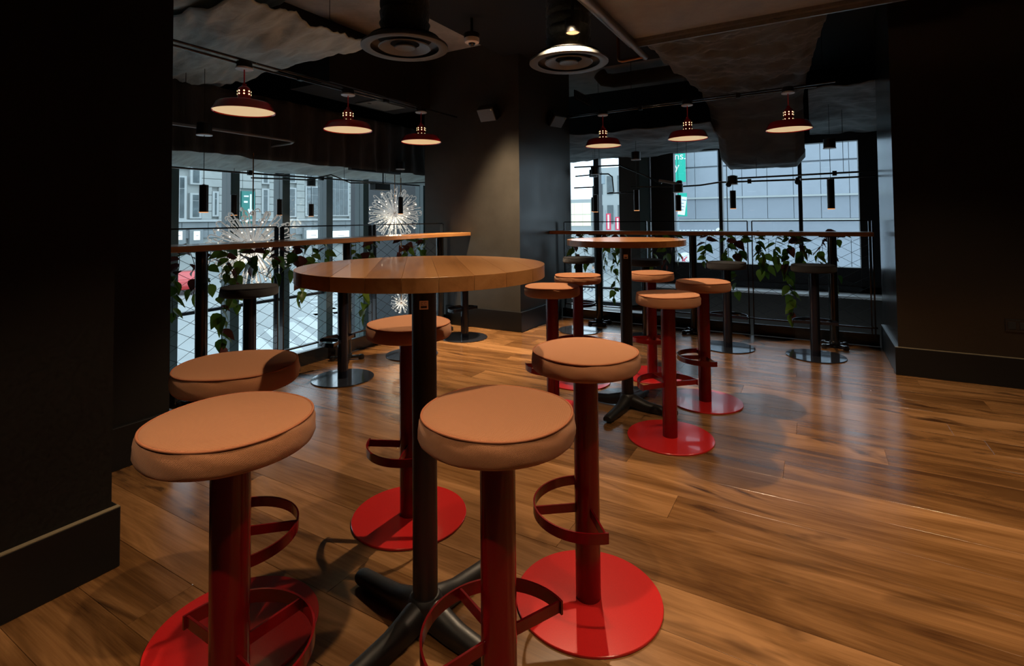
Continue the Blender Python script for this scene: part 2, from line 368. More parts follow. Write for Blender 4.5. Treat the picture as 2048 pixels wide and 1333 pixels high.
skirt('baseboard_right', (0.49, 4.70, 0.0), (4.5, 5.62, 0.20), 'tall black skirting on the right wall')
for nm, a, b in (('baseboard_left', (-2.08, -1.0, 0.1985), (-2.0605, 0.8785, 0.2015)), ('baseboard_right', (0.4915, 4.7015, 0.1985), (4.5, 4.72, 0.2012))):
    k = MB(); k.box(a, b); k.build('top_edge_highlight', M['skirting_highlight'], bpy.data.objects[nm])  # thin caps carrying the painted highlight along the skirting tops
sbox('ceiling', (-8.0, -3.4, 3.05), (4.7, 7.7, 3.25), M['concrete'], label='dim grey ceiling slab')
# beams and soffits under the slab
sbox('ceiling_beam', (-2.80, -3.2, 2.88), (-1.36, 5.6, 3.05), M['black_matt'], label='black beam under the ceiling slab')
sbox('ceiling_soffit', (-1.36, 2.62, 2.70), (4.5, 4.42, 2.80), M['soffit'], label='brown board soffit over the right of the room')
sbox('ceiling_void', (-1.36, -3.2, 2.95), (4.5, 7.35, 3.05), M['black_matt'])
sbox('ceiling_atrium', (-8.0, 1.435, 2.92), (-3.9, 7.35, 3.05), M['black_matt'])
k = MB()
k.box((-1.32, 4.36, 2.672), (1.0, 4.42, 2.70)); k.box((-1.32, 4.40, 2.64), (1.0, 4.42, 2.70)); k.box((-1.36, 2.62, 2.672), (-1.30, 4.42, 2.70)); k.box((-1.36, 2.62, 2.65), (-1.345, 4.42, 2.70))
o = k.build('trim_1', M['channel']); struct(o, 'metal edge channel around the brown soffit')
# slab edge kerbs below the railings
k = MB(); k.cbox((-3.60, 1.44, 0.0), (-3.56, 4.64, 0.108), 0.003); o = k.build('trim_2', M['black_gloss']); struct(o, 'black kerb plate under the left railing')
k = MB(); k.cbox((-2.59, 5.63, 0.0), (-0.566, 5.665, 0.105), 0.003); k.cbox((-0.535, 5.63, 0.0), (0.48, 5.665, 0.105), 0.003)
o = k.build('trim_3', M['black_gloss']); struct(o, 'black kerb plates under the right railing')

# ------------------------------------------------------------------ windows
def window_left():
    w = sbox('window_1', (-6.06, 1.435, 1.86), (-5.94, 7.35, 2.98), M['frame_black'], label='tall street window of the atrium on the left')
    ys = [1.60, 2.29, 2.98, 3.665, 4.353, 5.053, 5.743, 6.45, 7.145]
    for y in ys:
        if abs(y - 6.45) < .01: continue
        k = MB(); k.box((-6.10, y - 0.055, -3.6), (-5.92, y + 0.055, 1.9)); k.build('mullion', M['mullion'], w)
    k = MB(); k.box((-6.03, 1.44, 0.135), (-5.97, 7.3, 0.17)); k.build('transom', M['frame_black'], w)
    k = MB(); k.box((-6.10, 1.44, -3.6), (-5.9, 7.3, -3.45)); k.build('sill', M['mullion'], w)
    ys2 = [y for y in ys if abs(y - 6.45) > .01]
    for a, b in zip([1.44] + ys2, ys2 + [7.35]):
        if b - a < 0.2: continue
        for z0, z1 in ((-3.45, 0.135), (0.17, 1.86)):
            k = MB(); k.box((-6.006, a + 0.055, z0), (-5.994, b - 0.055, z1)); k.build('pane', M['pane'], w)
window_left()
def window_right():
    w = sbox('window_2', (-3.33, 7.40, 2.06), (0.76, 7.52, 3.06), M['frame_black'], label='street window of the atrium on the right')
    def fr(name, a, b, m): k = MB(); k.box(a, b); return k.build(name, m, w)
    fr('frame', (-1.70, 7.38, 0.30), (0.74, 7.50, 0.54), M['frame_black'])           # deep bottom rail
    fr('knee_panel', (-1.95, 7.20, -3.6), (0.74, 7.34, 0.22), M['knee'])
    fr('ledge', (-1.95, 7.02, 0.22), (0.74, 7.40, 0.245), M['ledge'])
    fr('upstand', (-1.70, 7.36, 0.245), (0.74, 7.40, 0.32), M['frame_black'])
    fr('ledge', (-3.33, 7.10, -0.16), (-1.95, 7.40, -0.13), M['ledge'])
    fr('knee_panel', (-3.33, 7.20, -3.6), (-1.95, 7.34, -0.16), M['knee'])
    fr('frame', (-3.33, 7.38, -0.13), (-2.43, 7.50, -0.08), M['frame_black'])
    fr('column', (-2.44, 7.30, -3.6), (-2.02, 7.56, 2.06), M['knee'])
    fr('column_cover', (-2.12, 7.24, -0.2), (-1.99, 7.30, 2.06), M['mullion'])
    fr('frame', (-1.99, 7.36, 0.245), (-1.70, 7.52, 2.06), M['frame_black'])
    fr('frame', (0.47, 7.36, 0.245), (0.74, 7.52, 2.06), M['frame_black'])
    for x in (-1.70, -1.07, -0.14): fr('mullion', (x - 0.022, 7.38, 0.5), (x + 0.022, 7.5, 2.06), M['frame_black'])
    fr('mullion', (-2.86, 7.38, -0.1), (-2.78, 7.5, 2.06), M['frame_black'])
    for a, b, z in ((-1.68, -1.09, .54), (-1.05, -0.16, .54), (-0.12, 0.47, .54), (-3.33, -2.86, -.08), (-2.78, -2.44, -.08)):
        fr('pane', (a, 7.44, z), (b, 7.452, 2.06), M['pane'])
    fr('pane_joint', (-1.0, 7.43, .54), (-0.992, 7.46, 2.06), M['frame_black'])
    fr('transom', (-3.33, 7.40, 0.10), (-2.44, 7.48, 0.13), M['frame_black'])
window_right()

# ------------------------------------------------------------------ stools
def seat_mesh(name, m, seed):
    """upholstered puck 0.167 radius with uv in metres for the weave"""
    rs = random.Random(seed); n = 72; Rr = 0.1665
    rings = [(0.0, 0.0), (0.04, 0.0), (0.08, 0.0), (0.115, -0.0005), (0.14, -0.0015), (0.153, -0.003), (0.158, -0.005),
             (0.161, -0.0085), (0.1635, -0.013), (0.1660, -0.022), (0.1670, -0.034), (0.1665, -0.046), (0.1640, -0.054), (0.160, -0.0585), (0.152, -0.061), (0.04, -0.061)]
    vs = [(0, 0, 0)]; uvs = [(0, 0)]; fs = []; ph = [rs.uniform(0, 6.28) for _ in range(4)]
    acc = 0.0
    for i, (r, z) in enumerate(rings[1:], 1):
        acc += math.hypot(r - rings[i - 1][0], z - rings[i - 1][1])
        for k in range(n + 1):
            a = 2 * pi * k / n; w = 0.0
            if 7 <= i <= 12: w = 0.0011 * sin(5 * a + ph[0]) + 0.0009 * sin(11 * a + ph[1] + z * 200) + 0.0012 * fbm(cos(a) * 3, sin(a) * 3, z * 60 + seed, 3)
            zz = z + (0.0016 * sin(3 * a + ph[2]) if 4 <= i <= 8 else 0)
            vs.append(((r + w) * cos(a), (r + w) * sin(a), zz))
            if i <= 7: uvs.append((r * cos(a), r * sin(a)))
            else: uvs.append((a * Rr, acc))
    for k in range(n): fs.append((0, 1 + k, 2 + k))
    for i in range(len(rings) - 2):
        b = 1 + i * (n + 1)
        for k in range(n): fs.append((b + k, b + k + n + 1, b + k + n + 2, b + k + 1))
    me = bpy.data.meshes.new(name); me.from_pydata(vs, [], fs); me.materials.append(m)
    ul = me.uv_layers.new(name='weave')
    for lp in me.loops: ul.data[lp.index].uv = uvs[lp.vertex_index]
    me.polygons.foreach_set('use_smooth', [True] * len(me.polygons)); me.update()
    return me
def piping_mesh(name, m, seed):
    rs = random.Random(seed); p = rs.uniform(0, 6.28); k = MB(); rp = random.Random(seed); ph = [rp.uniform(0, 6.28) for _ in range(4)]
    k.tube([((0.1605) * cos(a), 0.1605 * sin(a), -0.0062 + 0.0016 * sin(3 * a + ph[2])) for a in [2 * pi * i / 96 for i in range(96)]], 0.0028, 6, True)
    return k.mesh(name, m, 180)
k = MB(); k.lathe([(0.2205, 0.0), (0.2215, 0.0015), (0.2215, 0.0065), (0.2200, 0.008)], 96); PLATE = k
k = MB(); k.lathe([(0.038, 0.008), (0.038, 0.70)], 40); POLE = k
k = MB(); k.lathe([(0.095, 0.692), (0.095, 0.699)], 40); SEATPLATE = k
def ring_mb():
    # half ring of flat bar with turned ends, local +X is the middle of the arc
    k = MB(); Rr = 0.166; w = 0.005; h0, h1 = 0.262, 0.292
    pts = [(0.0 + 0.006, -Rr + 0.0)]
    pts = [(Rr * cos(a), Rr * sin(a)) for a in [R(-96 + 192 * i / 40) for i in range(41)]]
    vs = []; fs = []
    for i, (x, y) in enumerate(pts):
        l = math.hypot(x, y); ux, uy = x / l, y / l
        vs += [(x, y, h0), (x, y, h1), (x - ux * w, y - uy * w, h1), (x - ux * w, y - uy * w, h0)]
    for i in range(len(pts) - 1):
        a = i * 4; b = a + 4
        for j in range(4): fs.append((a + j, b + j, b + (j + 1) % 4, a + (j + 1) % 4))
    fs += [(0, 1, 2, 3), (len(vs) - 1, len(vs) - 2, len(vs) - 3, len(vs) - 4)]
    k.add(vs, fs); return k
def spoke_mb(ang, r0=0.034):
    k = MB(); T = Matrix.Rotation(ang, 4, 'Z'); k.cbox((r0, -0.003, 0.264), (0.163, 0.003, 0.290), 0.0008, T); return k
def make_stool(label, kind, group):
    t = thing('bar_stool', label, 'stool', group=group)
    red = kind == 'red'
    a, b, c, d = (M['red'], M['red_plate'], M['salmon'], M['piping']) if red else (M['navy'], M['navy_plate'], M['charcoal'], M['dark_piping'])
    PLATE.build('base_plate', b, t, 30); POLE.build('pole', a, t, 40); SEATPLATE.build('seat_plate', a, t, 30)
    rg = ring_mb().build('foot_ring', a, t, 30)
    for an in (R(-93), 0, R(93)): spoke_mb(an).build('spoke', a, t)
    st = link('seat', seat_mesh('seat', c, 1), t); st.location = (0, 0, 0.76)
    link('piping', piping_mesh('piping', d, 1), st)
    return t
seats_red = [(seat_mesh('seat', M['salmon'], s), piping_mesh('piping', M['piping'], s)) for s in (1, 2, 3)]
proto = {'red': make_stool('stool', 'red', 'g'), 'dark': make_stool('stool', 'dark', 'g')}
def stool(kind, x, y, arc, label, group, var=0):
    if not proto.get(kind + '_used'): o = proto[kind]; proto[kind + '_used'] = True
    else: o = copy_tree(proto[kind])
    if kind == 'red' and var:
        for ch in o.children:
            if ch.name.startswith('seat') and not ch.name.startswith('seat_plate'):
                ch.data = seats_red[var][0]; ch.children[0].data = seats_red[var][1]
    o.location = (x, y, 0); o.rotation_euler = (0, 0, R(arc)); o['label'] = label; o['group'] = group
    return o
G1 = 'salmon bar stools around the near table'; G2 = 'salmon bar stools around the far table'
GL = 'charcoal bar stools at the left counter'; GR = 'charcoal bar stools at the right counter'
stool('red', -1.063, 0.652, 86, 'salmon woven bar stool on red pole, nearest to the black left wall', G1)
stool('red', -1.446, 0.905, 43, 'salmon bar stool half hidden directly behind the nearest left stool', G1, 1)
stool('red', -0.598, 0.957, 156, 'salmon bar stool standing in front of the near table, creased side seam facing out', G1, 2)
stool('red', -0.624, 1.517, -143, 'salmon bar stool with whole red base plate in view, right of the near table', G1, 1)
stool('red', -1.403, 1.591, -62, 'salmon bar stool behind the near table, cut by its black column', G1)
stool('red', -1.378, 2.843, -60, 'salmon bar stool at far table just past the edge of the near tabletop', G2, 2)
stool('red', -1.477, 3.471, 120, 'salmon bar stool at far table closest to the dark pillar', G2)
stool('red', -1.055, 3.856, -48, 'salmon bar stool behind the black column of the far table', G2, 1)
stool('red', -0.619, 3.467, -150, 'salmon bar stool at right of far table, crescent of shade on its seat', G2, 2)
stool('red', -0.684, 2.820, 136, 'salmon bar stool in front of the far table, red base plate fully in view', G2)
stool('dark', -3.066, 1.997, 150, 'charcoal bar stool at left counter against the large glowing chandelier', GL)
stool('dark', -3.024, 2.704, -160, 'dark bar stool at left counter, seat hidden by near tabletop, foot ring showing', GL)
stool('dark', -3.02, 3.46, 170, 'dark bar stool whose base peeks out behind a salmon stool pole', GL)
stool('dark', -2.989, 4.199, 170, 'dark bar stool at end of left counter beside the pillar', GL)
stool('dark', -2.12, 5.02, 20, 'charcoal bar stool at right counter, first from the pillar', GR)
stool('dark', -1.42, 5.00, 100, 'charcoal bar stool at right counter, second from the pillar, behind the far table', GR)
stool('dark', -0.686, 4.979, 85, 'charcoal bar stool at right counter, third from the pillar', GR)
stool('dark', -0.014, 5.001, 95, 'charcoal bar stool at right counter, nearest to the right wall', GR)

# ------------------------------------------------------------------ high tables
def clip_strip(r, t0, t1, n=110):
    """part of a disc of radius r with t0 <= y <= t1"""
    p = []
    a0, a1 = math.asin(max(-1, t0 / r)), math.asin(min(1, t1 / r))
    for i in range(n // 2 + 1): a = a0 + (a1 - a0) * i / (n // 2); p.append((r * cos(a), r * sin(a)))
    for i in range(n // 2 + 1): a = a1 + (a0 - a1) * i / (n // 2); p.append((-r * cos(a), r * sin(a)))
    q = []
    for a in p:
        if not q or (abs(a[0] - q[-1][0]) + abs(a[1] - q[-1][1])) > 1e-5: q.append(a)
    if (abs(q[0][0] - q[-1][0]) + abs(q[0][1] - q[-1][1])) < 1e-5: q.pop()
    return q
def arm_mesh():
    # cast foot arm along +X : rounded half pipe that drops to the floor at its tip
    k = MB(); sec = []
    prof = [(0.0, 0.034, 0.088, 0.030), (0.05, 0.034, 0.085, 0.020), (0.09, 0.031, 0.072, 0.012), (0.13, 0.029, 0.060, 0.009), (0.22, 0.027, 0.050, 0.009), (0.285, 0.025, 0.045, 0.009), (0.30, 0.023, 0.040, 0.012)]
    n = 12; vs = []; fs = []
    for x, w, zt, zb in prof:
        zm = zb + (zt - zb) * 0.45
        for j in range(n):
            a = pi * j / (n - 1); vs.append((x, -w * cos(a), zm + (zt - zm) * sin(a)))
        vs += [(x, w * 0.92, zb), (x, -w * 0.92, zb)]
    m = n + 2
    for i in range(len(prof) - 1):
        for j in range(m): fs.append((i * m + j, i * m + (j + 1) % m, (i + 1) * m + (j + 1) % m, (i + 1) * m + j))
    fs += [tuple(range(m)), tuple(reversed(range((len(prof) - 1) * m, len(prof) * m)))]
    k.add(vs, fs); k.lathe([(0.014, 0.0), (0.014, 0.013)], 14, Matrix.Translation((0.275, 0, 0)))
    return k
def high_table(x, y, r, th, label, rot, stave, off):
    t = thing('high_table', label, 'table', (x, y, 0), group='round high tables')
    d = R(stave); w = 0.083; i0 = -r + off; cuts = [-r + 1e-4]
    while i0 < r - 0.01:
        if i0 > -r + 0.01: cuts.append(i0)
        i0 += w
    cuts.append(r - 1e-4)
    for a, b in zip(cuts, cuts[1:]):
        g = 0.0003; poly = clip_strip(r, a + g, b - g)
        k = MB(); k.prism(poly, -0.035, 0.0)
        o = k.build('stave', M['table_wood'], t, 30); o.location = (0, 0, th); o.rotation_euler = (0, 0, d)
        bv = o.modifiers.new('b', 'BEVEL'); bv.width = 0.00025; bv.segments = 1; bv.limit_method = 'ANGLE'; bv.angle_limit = R(50)
    k = MB(); k.lathe([(0.0355, 0.05), (0.0355, th - 0.041)], 40); pl = k.build('column', M['black'], t, 40)
    k = MB(); k.lathe([(0.050, 0.022), (0.050, 0.070), (0.046, 0.082), (0.040, 0.090)], 32); k.build('hub', M['black'], t, 40)
    k = MB(); k.cbox((-0.16, -0.03, th - 0.042), (0.16, 0.03, th - 0.0355), 0.002); k.cbox((-0.03, -0.16, th - 0.042), (0.03, 0.16, th - 0.0355), 0.002); k.build('top_bracket', M['black'], t)
    am = arm_mesh().mesh('arm', M['black'], 50)
    for q in range(4): o = link('arm', am, t); o.rotation_euler = (0, 0, R(rot + 90 * q))
    return t
def plaque(t, ang, z):
    # small square plaque on the column, facing direction ang, with a dark line emblem
    k = MB(); T = Matrix.Rotation(ang, 4, 'Z') @ Matrix.Translation((0.0352, 0, z))
    k.cbox((0, -0.0125, -0.0125), (0.0022, 0.0125, 0.0125), 0.001, T); p = k.build('plaque', M['plaque'], t)
    p['label'] = 'small pale square plaque with dark emblem'
    k = MB()
    k.box((0.002, -0.0085, -0.0075), (0.0027, 0.0085, -0.003), T); k.box((0.002, -0.0085, -0.0085), (0.0027, 0.0085, -0.0078), T)
    for i in range(-2, 3): k.box((0.002, i * 0.0035 - 0.0006, -0.003), (0.0027, i * 0.0035 + 0.0006, -0.0005), T)
    for a, b in ((-0.008, -0.0015), (0.0015, 0.008)):
        k.box((0.002, a, 0.0075), (0.0027, b, 0.0082), T); k.box((0.002, a, 0.002), (0.0027, b, 0.0027), T); k.box((0.002, a, 0.002), (0.0027, a + 0.0007, 0.0082), T)
    k.build('emblem', M['ink'], p)
t1 = high_table(-0.992, 1.190, 0.353, 1.033, 'round oak high table in front, five salmon stools around it', -7, -49.5, 0.05)
plaque(t1, math.atan2(-1.190, 0.992) - 0.02, 0.92)
t2 = high_table(-1.012, 3.131, 0.358, 1.030, 'round oak high table farther back, near the right counter', -5, 12, 0.02)
plaque(t2, math.atan2(-3.131, 1.012) + 0.05, 0.925)

# ------------------------------------------------------------------ counters
def counter_foot(k, x, y):
    pass
def counter(label, a, b, m, legs, along):
    t = thing('drink_counter', label, 'counter', ((a[0] + b[0]) / 2, (a[1] + b[1]) / 2, 0), group=None)
    ox, oy = t.location.x, t.location.y
    k = MB(); k.cbox((a[0] - ox, a[1] - oy, 0.982), (b[0] - ox, b[1] - oy, 1.019), 0.004); k.build('counter_top', m, t)
    for x, y in legs:
        k = MB(); k.lathe([(0.036, 0.05), (0.036, 0.975)], 32, Matrix.Translation((x - ox, y - oy, 0)))
        lg = k.build('leg', M['black_gloss'], t, 40)
        k = MB(); k.cbox((x - ox - 0.10, y - oy - 0.05, 0.972), (x - ox + 0.10, y - oy + 0.05, 0.9815), 0.001) if along == 'x' else k.cbox((x - ox - 0.05, y - oy - 0.10, 0.972), (x - ox + 0.05, y - oy + 0.10, 0.9815), 0.001)
        k.build('bracket', M['black'], lg)
        k = MB(); k.lathe([(0.042, 0.018), (0.042, 0.05), (0.038, 0.058)], 24, Matrix.Translation((x - ox, y - oy, 0)))
        for q in range(4):
            T = Matrix.Translation((x - ox, y - oy, 0)) @ Matrix.Rotation(R(45 + 90 * q), 4, 'Z')
            k.lathe([(0.020, 0.0), (0.026, 0.012), (0.022, 0.034), (0.012, 0.04)], 14, T @ Matrix.Translation((0.115, 0, 0)))
            k.cbox((0.02, -0.018, 0.012), (0.12, 0.018, 0.036), 0.006, T)
        k.build('foot', M['black_gloss'], lg, 40)
    return t
counter('long narrow oak counter on black posts along the left railing', (-3.52, 1.437, 0), (-3.23, 4.663, 0), M['counter_wood_y'], [(-3.39, 1.88), (-3.39, 3.075), (-3.39, 4.32)], 'y')
counter('long narrow oak counter on black posts along the right railing', (-2.618, 5.345, 0), (0.437, 5.60, 0), M['counter_wood_x'], [(-2.05, 5.42), (-1.056, 5.42), (0.133, 5.42)], 'x')

# ------------------------------------------------------------------ railings
def railing(label, ax, c, spans):
    t = thing('railing', label, 'railing', (0, 0, 0))
    def P(u, w, z): return (u, c + w, z) if ax == 'x' else (c + w, u, z)
    for a, b in spans:
        for u in (a, b):
            k = MB(); k.box(P(u - 0.005, -0.02, 0.0), P(u + 0.005, 0.02, 1.115)); k.build('post', M['black_gloss'], t)
        k = MB(); k.box(P(a, -0.009, 1.112), P(b, 0.009, 1.122)); k.build('top_rail', M['black_gloss'], t)
        k = MB(); k.box(P(a, -0.014, 0.150), P(b, 0.014, 0.162)); k.build('bottom_rail', M['black_gloss'], t)
        k = MB(); k.box(P(a, -0.006, 1.000), P(b, 0.006, 1.008)); k.build('mid_rail', M['black_gloss'], t)
        # diamond wire rope net
        k = MB(); z0, z1 = 0.162, 1.000; W_, H_ = 0.165, 0.095; s = H_ / W_; rw = 0.0016
        def wire(u0, z_0, u1, z_1):
            k.tube([P(u0, 0, z_0), P(u1, 0, z_1)], rw, 3)
        n = int(((b - a) + (z1 - z0) / s) / W_) + 2
        for sg in (1, -1):
            for i in range(-n, n + 1):
                ub = a + i * W_      # crosses z0 at u=ub
                pts = []
                for u, z in ((ub, z0), (ub + sg * (z1 - z0) / s, z1)): pts.append((u, z))
                (ua, za), (uc, zc) = pts
                if ua > uc: ua, za, uc, zc = uc, zc, ua, za
                if uc <= a or ua >= b: continue
                if ua < a: za += (zc - za) * (a - ua) / (uc - ua); ua = a
                if uc > b: zc = za + (zc - za) * (b - ua) / (uc - ua); uc = b
                if uc - ua > 0.01: wire(ua, za, uc, zc)
        o = k.build('wire_net', M['black_matt'], t); o['kind'] = 'stuff'
    for (a, b), (c2, d2) in zip(spans, spans[1:]):
        for z in (0.16, 0.99):
            k = MB(); k.box(P(b + 0.005, -0.008, z - 0.006), P(c2 - 0.005, 0.008, z + 0.006)); k.build('clip', M['black_gloss'], t)
railing('black flat bar railing with wire net behind the left counter', 'y', -3.578, [(1.50, 2.547), (2.595, 3.526), (3.577, 4.60)])
railing('black flat bar railing with wire net behind the right counter', 'x', 5.648, [(-2.56, -1.583), (-1.54, -0.574), (-0.533, 0.425)])
k = MB(); k.cbox((0.445, 5.628, 0.0), (0.457, 5.668, 1.115), 0.001); k.box((0.42, 5.64, 0.15), (0.47, 5.656, 0.166)); o = k.build('rail_end_post', M['black_gloss'])
tag(o, 'thin black end post between right railing and dark wall', 'post')

# ------------------------------------------------------------------ vines on the railings
def leaf_mesh(name, m, fold=0.18, curl=0.15):
    half = [(0.0, 0.0), (0.06, 0.20), (0.22, 0.36), (0.45, 0.36), (0.72, 0.20), (1.0, 0.0)]
    vs = []; fs = []
    for x, w in half:
        z = -curl * x * x
        vs += [(x, w, z + fold * w), (x, 0, z), (x, -w, z + fold * w)]
    for i in range(len(half) - 1):
        a = i * 3; b = a + 3
        fs += [(a, b, b + 1, a + 1), (a + 1, b + 1, b + 2, a + 2)]
    me = bpy.data.meshes.new(name); me.from_pydata(vs, [], fs); me.materials.append(m)
    me.polygons.foreach_set('use_smooth', [True] * len(me.polygons)); me.update(); return me
LEAF = [leaf_mesh('leaf', M['leaf'], f, c) for f, c in ((0.15, 0.2), (0.4, 0.35), (0.25, 0.05))]
LEAFR = [leaf_mesh('leaf', M['leaf_red'], f, c) for f, c in ((0.15, 0.2), (0.4, 0.35), (0.25, 0.05))]
vr = random.Random(21)
def vine(label, side, spots, red, group):
    """spots: (u, z_end, n_leaves, drift) strands starting at the rail's middle bar"""
    u0 = spots[0][0]
    root = (-3.535, u0, 1.0) if side == 'L' else (u0, 5.618, 1.0)
    t = thing('hanging_vine', label, 'plant', root, group=group)
    inw = Vector((1, 0, 0)) if side == 'L' else Vector((0, -1, 0)); al = Vector((0, 1, 0)) if side == 'L' else Vector((1, 0, 0))
    k = MB(); leaves = []
    for u, ze, nl, dr in spots:
        p0 = al * (u - u0) + inw * 0.0 + Vector((0, 0, 0.008)); pts = []; n = 10; ph = vr.uniform(0, 6)
        for i in range(n + 1):
            s = i / n
            pts.append(p0 + al * (dr * s + 0.015 * sin(ph + 5 * s)) + inw * (0.035 * sin(pi * min(1, s * 1.6)) * (1 - 0.4 * s) + 0.004) + Vector((0, 0, (ze - 1.0) * s)))
        k.tube(pts, 0.0022, 5)
        nl = int(nl * 1.5)
        for j in range(nl):
            s = min(0.99, (j + vr.uniform(0.1, 0.7)) / nl); i = min(n - 1, int(s * n)); p = pts[i].lerp(pts[i + 1], s * n - i)
            leaves.append((p, s))
    k.build('stem', M['stem'], t, 180)
    for p, s in leaves:
        isr = vr.random() < (red * (1.0 if s < 0.45 else 0.25))
        o = link('leaf', vr.choice(LEAFR if isr else LEAF), t)
        if isr: o['label'] = 'dark red leaf'
        sz = vr.uniform(0.065, 0.125); o.scale = (sz, sz, sz)
        sidev = vr.choice((-1, 1)); d = (al * sidev * vr.uniform(0.2, 1.0) + inw * vr.uniform(-0.25, 0.7) + Vector((0, 0, vr.uniform(-1.2, -0.15)))).normalized()
        if p.z > -0.09: d = (al * sidev * vr.uniform(0.5, 1.0) - inw * vr.uniform(0.0, 0.3) + Vector((0, 0, vr.uniform(-0.5, 0.1)))).normalized()
        if s > 0.9: d = Vector((vr.uniform(-.3, .3), vr.uniform(-.3, .3), -1)).normalized()
        o.location = p; q = d.to_track_quat('X', 'Z'); o.rotation_mode = 'QUATERNION'; o.rotation_quaternion = q @ Matrix.Rotation(vr.uniform(-0.9, 0.9), 3, 'X').to_quaternion()
GV = 'trailing vines on the left railing'; GW = 'trailing vines on the right railing'
vine('red and green vine at the near end of the left counter', 'L', [(1.79, .55, 9, 0.0), (1.88, .66, 7, .03), (1.72, .5, 7, -.02), (1.98, .72, 5, .04)], 0.55, GV)
vine('long green vine trailing far down in front of the large chandelier', 'L', [(2.12, .28, 17, -.03), (2.2, .55, 8, .0), (2.09, .62, 6, .05)], 0.2, GV)
vine('short dark red vine across the middle of the large chandelier', 'L', [(2.34, .80, 6, -.04), (2.44, .72, 6, .05), (2.50, .84, 4, .03)], 0.9, GV)
vine('green vine on the left railing between chandelier and counter post', 'L', [(2.72, .50, 9, .02), (2.82, .74, 7, .04), (2.66, .76, 6, -.03), (2.92, .82, 4, .05)], 0.25, GV)
vine('green vine beside the paired rail posts, tip below near tabletop', 'L', [(3.40, .28, 15, .0), (3.30, .70, 6, -.04), (3.48, .78, 5, .04)], 0.35, GV)
vine('dark red vine under the small chandelier by the pillar', 'L', [(3.86, .72, 7, .0), (3.96, .68, 7, .03), (4.08, .74, 6, .03), (4.20, .76, 5, .02)], 0.6, GV)
vine('green vine at the pillar end of the right counter', 'R', [(-2.40, .55, 10, 0), (-2.30, .62, 7, .02)], 0.15, GW)
vine('long green vine left of the far table column', 'R', [(-1.95, .24, 14, .0), (-1.88, .45, 9, .05), (-2.02, .6, 6, -.03)], 0.1, GW)
vine('sparse red vine behind the far table', 'R', [(-1.53, .6, 6, .02), (-1.40, .62, 6, .04), (-1.28, .7, 5, .03)], 0.7, GW)
vine('thin dark vine above the third charcoal stool', 'R', [(-0.92, .68, 9, -.08)], 0.6, GW)
vine('bushy dark vine trailing past the third charcoal stool', 'R', [(-0.78, .70, 8, .02), (-0.70, .38, 10, .03), (-0.62, .76, 5, -.02)], 0.3, GW)
vine('dark vine just right of the paired posts on right railing', 'R', [(-0.50, .62, 9, .04), (-0.46, .60, 7, .05)], 0.3, GW)
vine('longest and fullest vine on right railing, green tip near the floor', 'R', [(-0.30, .70, 8, -.03), (-0.22, .20, 20, .02), (-0.14, .72, 8, .03), (-0.10, .80, 6, .02)], 0.25, GW)
vine('small red tinged vine left of the last counter post', 'R', [(0.08, .68, 7, -.06), (0.10, .50, 8, .08)], 0.6, GW)
vine('tiny sprig at the far right end of the railing', 'R', [(0.22, .93, 3, -.03)], 0.3, GW)

# ------------------------------------------------------------------ red pendant lamps and their conduits
def make_lamp():
    t = thing('pendant_lamp', 'lamp', 'lamp')
    k = MB(); k.lathe([(0.200, 0.0), (0.202, 0.003), (0.200, 0.006), (0.189, 0.028), (0.174, 0.056), (0.163, 0.065), (0.120, 0.072), (0.070, 0.078), (0.046, 0.082), (0.043, 0.080), (0.07, 0.073), (0.12, 0.067), (0.160, 0.060), (0.185, 0.027), (0.197, 0.004)], 64, cap0=False, cap1=False)
    k.f += [(14 * 64 + j, 14 * 64 + (j + 1) % 64, (j + 1) % 64, j) for j in range(64)]
    k.build('shade', M['lamp_red'], t, 40)
    k = MB(); k.lathe([(0.193, 0.006), (0.193, 0.009)], 64); k.build('diffuser', M['lamp_face'], t, 30)
    k = MB(); k.lathe([(0.046, 0.074), (0.0465, 0.082), (0.043, 0.086), (0.043, 0.150), (0.036, 0.166), (0.022, 0.178), (0.016, 0.180), (0.014, 0.196), (0.006, 0.200)], 32)
    nk = k.build('neck', M['lamp_red'], t, 50)
    k = MB()
    for z, r in ((0.086, 0.0462), (0.122, 0.0432), (0.142, 0.0432)):
        for q in range(8):
            T = Matrix.Rotation(2 * pi * (q + 0.25) / 8, 4, 'Z') @ Matrix.Translation((r, 0, z)) @ Matrix.Rotation(pi / 2, 4, 'Y')
            k.lathe([(0.0052 if z > 0.1 else 0.0038, -0.001), (0.0052 if z > 0.1 else 0.0038, 0.0012)], 10, T)
    o = k.build('vent_holes', M['lamp_hole'], nk); o['kind'] = 'stuff'
    k = MB(); k.cyl((0, 0, 0.196), (0, 0, 0.300), 0.0042, 8); k.build('cord', M['cord_red'], t, 60)
    k = MB(); k.lathe([(0.052, 0.296), (0.058, 0.299), (0.058, 0.306), (0.05, 0.311)], 32); k.build('canopy', M['white'], t, 40)
    k = MB(); k.lathe([(0.050, 0.311), (0.050, 0.350)], 24); k.build('junction_box', M['black'], t, 40)
    return t
lamp0 = make_lamp()
lp = [(-3.40, 2.165, 1.921, 'red enamel pendant lamp over left counter, largest in view'), (-3.40, 3.095, 1.926, 'red enamel pendant lamp over left counter, middle one'), (-3.40, 4.045, 1.940, 'red enamel pendant lamp over left counter, beside the pillar'),
      (-2.030, 5.55, 1.968, 'red enamel pendant lamp over right counter, beside the pillar'), (-1.110, 5.55, 1.972, 'red enamel pendant lamp over right counter, middle one'), (-0.185, 5.55, 1.980, 'red enamel pendant lamp over right counter, overlapping the hanging cloth')]
